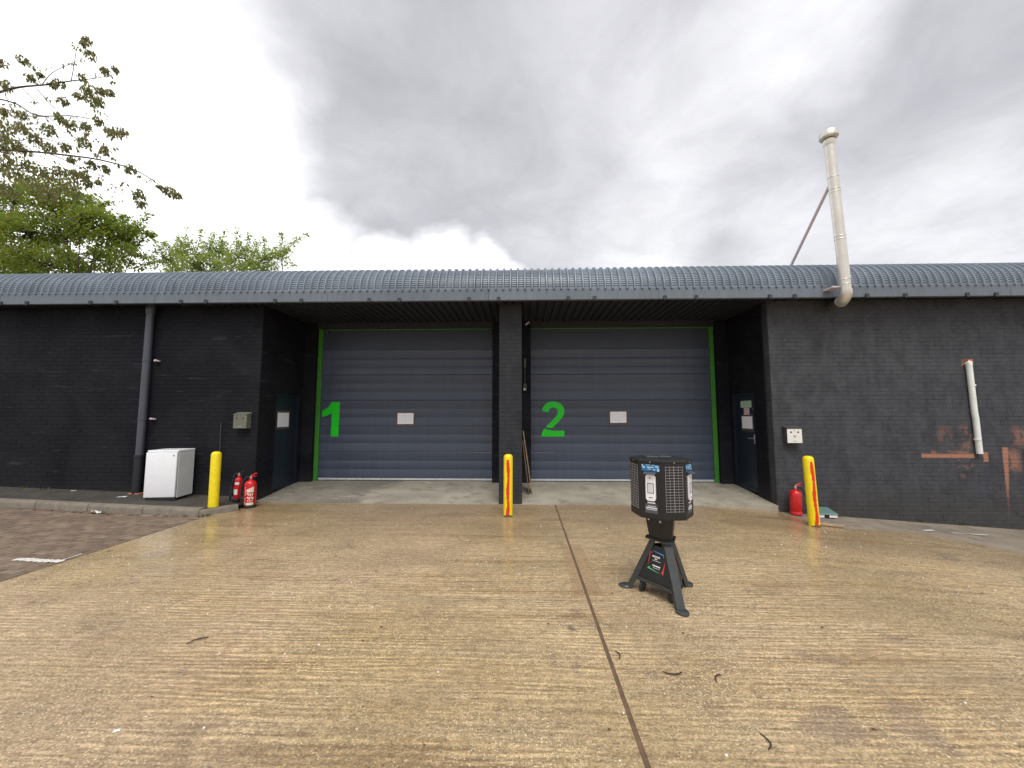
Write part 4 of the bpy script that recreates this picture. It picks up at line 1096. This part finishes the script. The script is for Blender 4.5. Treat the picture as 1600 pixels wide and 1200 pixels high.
for a in pa:
    n = Vector((math.cos(a), math.sin(a), 0)); x = Vector((-n.y, n.x, 0))
    b, tp = n * .325 + Vector((0, 0, .018)), n * .105 + Vector((0, 0, .478))
    ax = (tp - b).normalized(); yv = ax.cross(x).normalized()
    lg = MB(); th = .010
    # folded angle section leg: flat face outside with two flanges turned in
    sec = [(-.034, 0), (.034, 0), (.034, .05), (.028, .05), (.028, .006), (-.028, .006), (-.028, .05), (-.034, .05)]
    inw = -(n - ax * n.dot(ax)).normalized(); n8 = len(sec)
    v = [b + x * (q * 1.0) + inw * w_ for q, w_ in sec] + [tp + x * (q * 1.15) + inw * w_ for q, w_ in sec]
    lg.add(v, [(k, (k + 1) % n8, (k + 1) % n8 + n8, k + n8) for k in range(n8)] + [(0, 1, 4, 5), (1, 2, 3, 4), (0, 5, 6, 7), (8, 9, 12, 13), (9, 10, 11, 12), (8, 13, 14, 15)])
    lo = lg.build('leg', M['stand'], mc)
    ft = []
    for q in range(12):
        ang = 2 * math.pi * q / 12; ft.append((.05 * math.cos(ang) if abs(math.cos(ang)) < .95 else .055 * math.copysign(1, math.cos(ang)), .065 * math.sin(ang)))
    fm = MB(); c = n * .34
    v = [c + x * p_ + n * q_ + Vector((0, 0, .001)) for p_, q_ in ft] + [c + x * p_ + n * q_ + Vector((0, 0, .012)) for p_, q_ in ft] + [c + x * (p_ * .75) + n * (q_ * .75 - .008) + Vector((0, 0, .024)) for p_, q_ in ft]
    fm.add(v, [(i * 12 + k, i * 12 + (k + 1) % 12, (i + 1) * 12 + (k + 1) % 12, (i + 1) * 12 + k) for i in range(2) for k in range(12)] + [tuple(reversed(range(12))), tuple(range(24, 36))])
    fm.build('foot', M['stand'], lo)
def legpt(a, z, back=.003):
    s = (z - .018) / (.478 - .018); return Vector((math.cos(a), math.sin(a), 0)) * (.325 + (.105 - .325) * s - back) + Vector((0, 0, z))
for i in range(3):
    a, b = pa[i], pa[(i + 1) % 3]
    z0, z1 = .135, .425
    q = [legpt(a, z0), legpt(b, z0), legpt(b, z1), legpt(a, z1)]
    nr = (q[1] - q[0]).cross(q[3] - q[0]).normalized(); 
    if nr.dot(q[0] + q[1]) < 0: nr = -nr
    pm = MB(); v = q + [p_ - nr * .005 for p_ in q]; pm.add(v, [(0, 1, 2, 3), (7, 6, 5, 4), (0, 4, 5, 1), (1, 5, 6, 2), (2, 6, 7, 3), (3, 7, 4, 0)])
    po = pm.build('side_panel', M['head'], mc)
    e0, e1 = legpt(a, .118, .02), legpt(b, .118, .02)
    sh_ = MB(); lip = nr.copy(); lip.z = 0; lip.normalize()
    v = [e0 + lip * .012, e1 + lip * .012, e1 - lip * .05, e0 - lip * .05]; v = [p_ + Vector((0, 0, -.020)) for p_ in v] + [p_ + Vector((0, 0, .012)) for p_ in v]
    sh_.add(v, [(0, 1, 2, 3), (7, 6, 5, 4), (0, 4, 5, 1), (1, 5, 6, 2), (2, 6, 7, 3), (3, 7, 4, 0)]); sh_.build('lower_rail', M['stand'], mc)
    # printed mark: four coloured barbs round lines of white type
    c = (q[0] + q[1] + q[2] + q[3]) / 4; xx = (q[1] - q[0]).normalized(); yy = nr.cross(xx).normalized()
    if yy.z < 0: yy = -yy
    if xx.cross(yy).dot(nr) < 0: xx = -xx
    def pt(u, v_): return c + xx * u + yy * v_ + nr * .0012 + yy * .016
    s = .080
    def barb(m_, nm, pts): MB().face(*[pt(u, v_) for u, v_ in pts]).build(nm, m_, po)
    barb(M['printred'], 'red_mark', [(-s, s + .012), (-s + .026, s - .018), (-s + .010, s - .018), (-s - .002, -s + .02)])
    barb(M['printblue'], 'blue_mark', [(-s + .012, s + .008), (s + .012, s - .004), (s - .02, s - .03), (s - .016, s - .012)])
    barb(M['printred'], 'red_mark', [(s + .010, s - .03), (s, -s - .012), (s - .026, -s + .016), (s - .010, -s + .016)])
    barb(M['printgreen'], 'green_mark', [(s - .016, -s - .006), (-s - .010, -s + .006), (-s + .022, -s + .032), (-s + .016, -s + .014)])
    tx = MB(); rnd = random.Random(i)
    for v_, hh, x0, x1 in ((.034, .012, -.048, .030), (.016, .010, -.022, .006), (.004, .003, -.042, .042), (-.042, .011, -.036, .044), (-.056, .003, -.030, .042)):
        u = x0
        while u < x1:
            ln = rnd.uniform(.006, .012) if hh > .004 else .03; e = min(u + ln, x1)
            tx.face(pt(u, v_), pt(e, v_), pt(e, v_ + hh), pt(u, v_ + hh)); u += ln + .002
    tx.build('white_lettering', M['printwhite'], po)
for x_, y_, ang in ((1.085, 3.69, 40), (1.258, 3.475, 100), (1.42, 3.72, 10)):
    cs = MB(); r = .045; mt = Matrix.Translation((x_ - CX, y_ - CY, r + .001)) @ Matrix.Rotation(R(ang), 4, 'Z') @ Matrix.Rotation(R(90), 4, 'X')
    cs.lathe([(r - .008, -.014), (r, -.009), (r, .009), (r - .008, .014)], 18, mt); wh = cs.build('castor', M['black'], mc, smooth=40)
    fk = MB(); mt = Matrix.Translation((x_ - CX, y_ - CY, 0)) @ Matrix.Rotation(R(ang), 4, 'Z')
    fk.box(-.012, .012, -.020, -.016, .04, .1, mt).box(-.012, .012, .016, .020, .04, .1, mt).box(-.025, .025, -.025, .025, .095, .104, mt); fk.build('fork', M['stand'], wh)

# ------------------------------------------------------------------ trees behind the unit
def leaf_cluster(mb, c, rad, n, L, rnd, droop=.6, flat=1.0):
    for _ in range(n):
        while True:
            o = Vector((rnd.uniform(-1, 1), rnd.uniform(-1, 1), rnd.uniform(-1, 1)))
            if o.length < 1: break
        p = c + Vector((o.x * rad, o.y * rad, o.z * rad * flat))
        a = rnd.uniform(0, 2 * math.pi); d = Vector((math.cos(a), math.sin(a), 0)) * (1 - droop * .6) + Vector((0, 0, -droop + rnd.uniform(-.35, .35))); d.normalize()
        sd = d.cross(Vector((rnd.uniform(-.6, .6), rnd.uniform(-.6, .6), 1))).normalized(); l = L * rnd.uniform(.65, 1.25); w = l * .24
        nr = sd.cross(d)
        m1 = p + d * l * .5 - nr * l * .07
        mb.add([p, m1 + sd * w + nr * l * .05, p + d * l - nr * l * .10, m1 - sd * w + nr * l * .05, m1], [(0, 1, 4), (1, 2, 4), (2, 3, 4), (3, 0, 4)])
def c6(p, Y): return at(p[0] * .3834, p[1] * .3834, Y)

def tree_hanging():
    rnd = random.Random(11); Y = 11.6
    t = thing('tree', 'tall half bare tree with long drooping twigs and hanging dusky leaves', 'tree', (-19.5, 12.4, gz(-19.5)))
    O = Vector((-19.5, 12.4, gz(-19.5)))
    tr = MB(); lf = MB()
    tr.tube(smooth_path([(0, 0, -.2), (.1, 0, 3), (-.05, .1, 6), (.1, .2, 9), (.2, .1, 12.5)]), [.30 - .011 * i for i in range(21)], 10)
    br = [([(-60, 395), (0, 375), (80, 355), (190, 345), (290, 330), (380, 320), (450, 308)], .045, 0),
          ([(170, 347), (215, 295), (300, 255), (345, 235), (375, 222)], .014, -.1), ([(290, 330), (303, 260), (312, 200), (330, 175), (358, 158)], .013, .1),
          ([(165, 342), (140, 290), (115, 260), (88, 238)], .013, .2), ([(-50, 395), (60, 420), (150, 470), (290, 472), (400, 492), (470, 520), (512, 532)], .025, .4),
          ([(150, 360), (210, 430), (300, 480), (345, 515)], .012, -.3), ([(90, 358), (140, 405), (190, 412), (260, 408)], .010, .3),
          ([(-60, 600), (0, 610), (100, 615), (250, 630), (400, 650), (530, 685), (600, 720), (660, 760), (730, 800)], .038, -.5),
          ([(200, 625), (350, 690), (450, 735), (540, 780), (590, 825)], .014, -.2), ([(-60, 740), (0, 770), (100, 835), (200, 880), (330, 900)], .030, .5),
          ([(-40, 420), (100, 470), (200, 480), (260, 540), (345, 580), (430, 612)], .014, .6), ([(-40, 560), (60, 575), (150, 560), (240, 580), (330, 600), (440, 560), (500, 535)], .014, -.6),
          ([(300, 330), (340, 355), (400, 368), (455, 375)], .009, .1), ([(260, 345), (320, 385), (375, 402), (412, 412)], .009, -.1),
          ([(380, 320), (430, 290), (472, 276)], .008, .0), ([(250, 630), (300, 665), (375, 668), (432, 690)], .010, .2), ([(-40, 640), (60, 690), (180, 700), (310, 720), (345, 712)], .018, .3),
          ([(370, 650), (440, 600), (460, 560)], .008, -.3), ([(-40, 500), (20, 520), (90, 522), (200, 527)], .014, .8), ([(20, 385), (60, 470), (90, 530), (80, 640)], .010, .7)]
    for pts, r, dy in br:
        n = len(pts); P = []
        for i, p in enumerate(pts): P.append(c6(p, Y + dy + .5 * (n - 1 - i) / n) - O)
        P = smooth_path(P, 4); m_ = len(P)
        tr.tube(P, [max(.004, r * (1 - .85 * i / (m_ - 1))) for i in range(m_)], 6)
        # join the branch back to the trunk
        if pts[0][0] < 0:
            root = Vector((.1, .15, max(4.0, P[0].z - 1.6)))
            tr.tube(smooth_path([root, root.lerp(P[0], .5) + Vector((0, 0, .5)), P[0]]), [r * 1.7] * 5 + [r * 1.3] * 5 + [r], 7)
        # fine side twigs
        for i in range(2, m_ - 1, 2):
            d = Vector((rnd.uniform(-.1, .5), rnd.uniform(-.4, .4), rnd.uniform(-.45, .35))); L = rnd.uniform(.2, .6)
            q = P[i] + d * L; tr.tube([P[i], P[i] + d * L * .5 + Vector((0, 0, .04)), q], [.006, .005, .003], 4)
            if rnd.random() < .6: leaf_cluster(lf, q, .09, rnd.randint(3, 8), .13, rnd, .8)
    cl = [(355, 160, 20), (340, 172, 14), (370, 220, 25), (90, 240, 22), (5, 250, 20), (130, 315, 20), (165, 300, 10), (430, 285, 18), (470, 280, 14), (335, 315, 18), (240, 335, 22), (215, 345, 16), (30, 345, 25),
          (360, 360, 28), (410, 368, 20), (452, 375, 16), (320, 385, 18), (375, 405, 28), (405, 412, 20), (260, 408, 20), (245, 480, 18), (285, 505, 24), (350, 515, 25), (400, 490, 20), (455, 535, 25), (497, 535, 22),
          (20, 520, 34), (90, 520, 30), (200, 525, 28), (150, 570, 28), (265, 595, 20), (345, 580, 28), (430, 610, 18), (100, 610, 25), (205, 600, 25), (290, 645, 18), (375, 668, 22), (430, 685, 20), (405, 738, 12), (530, 685, 22),
          (565, 790, 25), (575, 826, 20), (650, 757, 10), (690, 775, 24), (722, 792, 16), (25, 650, 30), (110, 670, 28), (60, 700, 34), (180, 700, 38), (240, 690, 25), (310, 715, 34), (345, 710, 20), (250, 745, 44), (130, 740, 40), (40, 770, 40), (90, 465, 20), (15, 450, 16), (60, 585, 26), (15, 600, 24),
          (300, 770, 36), (200, 790, 40), (360, 745, 20), (0, 680, 34), (20, 560, 26)]
    for x, y, r in cl:
        c = c6((x, y), Y + rnd.uniform(-.6, .6)) - O; rad = r * .3834 * 11.6 / 601 * .95
        leaf_cluster(lf, c, rad, int(16 + r * 2.6), .125, rnd, .85)
        tr.tube([c + Vector((-rad * 1.6, 0, rad * .5)), c, c + Vector((rad * .8, 0, -rad * .3))], [.007, .006, .003], 4)
    # the rest of the crown, out of the picture to the left
    for i in range(150):
        c = Vector((rnd.gauss(-.6, 1.5), rnd.gauss(0, 1.6), rnd.uniform(5.5, 13.0)))
        leaf_cluster(lf, c, .35, 16, .14, rnd, .8)
    tr.build('trunk', M['bark'], t, smooth=60); o = lf.build('foliage', M['leafA'], t, raw=True); o['kind'] = 'stuff'
tree_hanging()

def tree_bushy(label, O, blobs, Y, nclump, lsize, m_, rnd, trunk_r, per=26, crad=.34, shoots=()):
    t = thing('tree', label, 'tree', O); O = Vector(O); tr = MB(); lf = MB()
    B = [(c6((x, y), Y + dy) - O, rx * .3834 * Y / 601, rz * .3834 * Y / 601) for x, y, rx, rz, dy in blobs]
    cc = sum((b[0] for b in B), Vector()) / len(B)
    fork = Vector((0, 0, max(1.8, cc.z * .42)))
    tr.tube(smooth_path([(0, 0, -.2), (.05, .03, fork.z * .5), fork]), [trunk_r * (1.15 - .04 * i) for i in range(11)], 10)
    wsum = sum(b[1] * b[2] for b in B)
    for c, rx, rz in B:
        limb = smooth_path([fork, fork.lerp(c, .5) + Vector((rnd.uniform(-.2, .2), rnd.uniform(-.2, .2), .25)), c])
        tr.tube(limb, [max(.014, trunk_r * .16 * (1 - .8 * i / (len(limb) - 1))) for i in range(len(limb))], 7)
        n = max(3, int(nclump * rx * rz / wsum))
        for _ in range(n):
            while True:
                o = Vector((rnd.uniform(-1, 1), rnd.uniform(-1, 1), rnd.uniform(-1, 1)))
                if .25 < o.length < 1: break
            p = c + Vector((o.x * rx, o.y * rx * .9, o.z * rz))
            if rnd.random() < .5: tr.tube([c, c.lerp(p, .55) + Vector((0, 0, .08)), p], [.022, .013, .005], 5)
            leaf_cluster(lf, p, crad * rnd.uniform(.6, 1.2), int(per * rnd.uniform(.5, 1.3)), lsize, rnd, .5, .8)
    for pts in shoots:
        P = smooth_path([c6(p, Y + rnd.uniform(-.5, .5) * 0 + .2) - O for p in pts], 4); m = len(P)
        tr.tube(P, [.018 * (1 - .8 * i / (m - 1)) for i in range(m)], 5)
        for i, q in enumerate(P): leaf_cluster(lf, q, .10 + .06 * rnd.random(), 16, lsize, rnd, .2)
    tr.build('trunk', M['bark'], t, smooth=60); o = lf.build('foliage', m_, t, raw=True); o['kind'] = 'stuff'
tree_bushy('dense yellow green tree rising over the left end of the roof', (-18.3, 15.0, gz(-18)),
           [(60, 830, 110, 95, .3), (200, 800, 100, 90, -.5), (310, 830, 85, 80, .4), (110, 950, 130, 110, -.2), (270, 960, 120, 110, .5), (410, 930, 95, 90, -.4), (500, 960, 70, 75, .2),
            (390, 1060, 110, 80, .6), (180, 1080, 140, 90, -.6), (20, 1060, 100, 100, .2), (540, 1040, 60, 60, 0), (330, 900, 70, 60, -1.0), (-120, 900, 140, 150, .4), (-110, 1080, 150, 120, 0), (560, 930, 40, 50, .1), (200, 1200, 200, 90, 0)],
           15.0, 900, .15, M['leafB'], random.Random(21), .24, per=42, crad=.36,
           shoots=[[(440, 900), (490, 890), (512, 880)], [(540, 960), (575, 910), (605, 868)], [(560, 1000), (610, 950), (625, 960)], [(380, 860), (420, 830), (455, 825)], [(240, 740), (300, 700), (350, 720)]])
tree_bushy('small light green tree with upright shoots over the roof, right of the dense one', (-10.9, 16.0, gz(-11)),
           [(700, 1060, 70, 70, .2), (800, 1040, 80, 75, -.3), (890, 1030, 70, 70, .3), (970, 1050, 70, 70, -.2), (1070, 1060, 70, 60, .1), (1150, 1050, 45, 45, 0), (850, 1120, 160, 70, 0), (1050, 1130, 110, 60, .2)],
           16.0, 330, .125, M['leafC'], random.Random(31), .15, per=34, crad=.26,
           shoots=[[(760, 1040), (755, 980), (768, 930)], [(800, 1030), (815, 970), (822, 937)], [(900, 1030), (905, 980), (922, 938)], [(960, 1040), (965, 980), (966, 930)], [(1000, 1040), (1008, 990), (1014, 955)],
                   [(1075, 1060), (1078, 1010), (1076, 970)], [(1130, 1040), (1150, 990), (1148, 950)], [(1140, 1050), (1190, 1000), (1250, 950)], [(1090, 1070), (1150, 1020), (1215, 970)], [(680, 1060), (640, 1000), (605, 950)],
                   [(720, 1050), (690, 1010), (670, 988)], [(740, 1060), (720, 1000), (730, 965)], [(850, 1030), (860, 980), (870, 950)], [(1030, 1060), (1040, 1010), (1048, 985)]])

# ------------------------------------------------------------------ litter on the ground
def twig(label, pts, r=.0032):
    mb = MB(); z = .006; P = smooth_path([(x, y, gz(x) + z + dz) for x, y, dz in pts]); m_ = len(P)
    mb.tube(P, [r * (.6 + .6 * math.sin(math.pi * (i + 1) / (m_ + 1))) for i in range(m_)], 6)
    tag(mb.build('twig', M['twig'], smooth=60), label, 'twig', 'twigs lying on the concrete')
twig('dark bowed twig, left of the two twigs in front of the stand', [(.865, 2.565, 0), (.90, 2.540, .004), (.945, 2.540, .003), (.985, 2.567, 0)])
twig('dark hooked twig, right of the two twigs in front of the stand', [(1.155, 2.478, 0), (1.160, 2.510, .006), (1.185, 2.532, .008), (1.215, 2.545, 0)])
twig('dark bent twig near the bottom edge, right of the joint', [(1.168, 2.012, 0), (1.195, 2.035, .004), (1.198, 2.07, .003), (1.185, 2.11, 0)])
twig('dark short twig lying beside the long slab joint', [(.622, 2.685, 0), (.638, 2.715, .003), (.635, 2.745, .004), (.615, 2.765, 0)])
twig('dark thin twig alone on the left of the concrete', [(-2.36, 2.76, 0), (-2.34, 2.80, .004), (-2.30, 2.83, .004), (-2.27, 2.845, 0)])
def scrap(name, label, x, y, w, d, m_, cat, off=0.0, rz=0.0, crumple=.006, seed=1):
    rnd = random.Random(seed); mb = MB(); n = 5; vv = []
    for i in range(n):
        for k in range(n): vv.append(((i / (n - 1) - .5) * w * rnd.uniform(.85, 1.1), (k / (n - 1) - .5) * d * rnd.uniform(.85, 1.1), .003 + rnd.uniform(0, crumple)))
    mb.add(vv, [(i * n + k, (i + 1) * n + k, (i + 1) * n + k + 1, i * n + k + 1) for i in range(n - 1) for k in range(n - 1)])
    o = mb.build(name, m_, None, smooth=60); o.location = (x, y, gz(x) + off); o.rotation_euler = (0, 0, rz); tag(o, label, cat)
scrap('paper_scrap', 'white paper scrap on the pavement left of the fridge', -7.05, 6.69, .14, .07, M['printwhite'], 'litter', PV, .1, .008, 2)
scrap('paper_scrap', 'tiny white scrap at the foot of the far left wall', -8.3, 6.98, .08, .05, M['printwhite'], 'litter', PV, .3, .006, 3)
scrap('plastic_bag', 'crumpled clear plastic in the gutter below the kerb', -6.74, 6.02, .16, .07, M['plastic'], 'litter', .0, .1, .05, 4)
scrap('paper_scrap', 'white scrap near the bottom left on the concrete', -2.07, 2.03, .028, .022, M['printwhite'], 'litter', 0, .6, .004, 5)
scrap('paper_scrap', 'long thin white strip on the tarmac below the right wall', 6.96, 6.42, .52, .022, M['printwhite'], 'litter', -.008, -.24, .004, 6)
scrap('paper_scrap', 'short white streak of litter left of the thin white strip', 6.42, 6.46, .16, .05, M['printwhite'], 'litter', -.008, .1, .003, 7)
rnd = random.Random(9)
lm = MB()
for x, y, sp, n in ((-6.8, 6.03, .35, 42), (-6.2, 6.04, .5, 16), (-5.4, 6.06, .3, 16), (-7.6, 6.05, .5, 18), (-5.9, 6.9, .6, 14), (-5.05, 6.85, .18, 10), (-7.3, 6.95, .6, 14), (-4.98, 6.98, .1, 10), (-8.6, 6.95, .7, 22)):
    for _ in range(n):
        xx = x + rnd.uniform(-sp, sp); yy = min(y + rnd.uniform(-.05, .05), 6.09) if y < 6.2 else y + rnd.uniform(-.12, .12)
        zz = gz(xx) + (PV if y > 6.2 else .002) + .004; a = rnd.uniform(0, 6.3); L = rnd.uniform(.025, .06)
        d = Vector((math.cos(a), math.sin(a), rnd.uniform(-.05, .25))); s_ = Vector((-math.sin(a), math.cos(a), rnd.uniform(-.15, .3))); c = Vector((xx, yy, zz + .004))
        lm.add([c - d * L * .5, c + s_ * L * .22, c + d * L * .5, c - s_ * L * .22], [(0, 1, 2, 3)])
for q_ in range(130):
    xx, yy = (rnd.uniform(-4.8, 5), rnd.uniform(1.8, 6.8)) if q_ < 60 else ((-5.05 + rnd.gauss(0, .03), rnd.uniform(3.5, 6.05)) if q_ < 95 else (rnd.uniform(4.6, 8.6), 7.03 - abs(rnd.gauss(0, .05)))); a = rnd.uniform(0, 6.3); L = rnd.uniform(.012, .03); c = Vector((xx, yy, gz(xx) + .005))
    d = Vector((math.cos(a), math.sin(a), .1)); s_ = Vector((-math.sin(a), math.cos(a), .15)); lm.add([c - d * L * .5, c + s_ * L * .3, c + d * L * .5, c - s_ * L * .3], [(0, 1, 2, 3)])
o = lm.build('leaf_litter', M['deadleaf'], raw=True); tag(o, 'small brown fallen leaves in the gutter and scattered about', 'leaves', kind='stuff')
pm = MB()
for _ in range(150):
    xx, yy = rnd.uniform(-4.8, 5.5), rnd.uniform(1.7, 6.9)
    r = rnd.uniform(.003, .008); pm.lathe([(r * .7, 0), (r, r * .5), (r * .5, r)], 6, Matrix.Translation((xx, yy, gz(xx))))
o = pm.build('loose_grit', M['printwhite'], raw=True); tag(o, 'tiny pale stones and grit scattered over the concrete', 'grit', kind='stuff')
wm = MB()
for x, y, n in ((-5.02, 6.08, 26), (5.0, 7.03, 10), (6.9, 7.04, 16), (7.6, 7.05, 10), (-8.8, 6.98, 16), (-9.3, 7.0, 10)):
    for _ in range(n):
        xx = x + rnd.gauss(0, .05); yy = y + rnd.gauss(0, .02); a = rnd.uniform(0, 6.3); z0 = gz(xx) + (PV if x < -5.5 else 0); h_ = rnd.uniform(.02, .06)
        d = Vector((math.cos(a) * .4, math.sin(a) * .4, 1)).normalized(); s_ = Vector((-math.sin(a), math.cos(a), 0)); c = Vector((xx, yy, z0))
        wm.add([c, c + d * h_ * .6 + s_ * h_ * .16, c + d * h_, c + d * h_ * .6 - s_ * h_ * .16], [(0, 1, 2, 3)])
o = wm.build('weeds', M['moss'], raw=True); tag(o, 'small green weeds along the kerb and wall foot', 'weeds', kind='stuff')
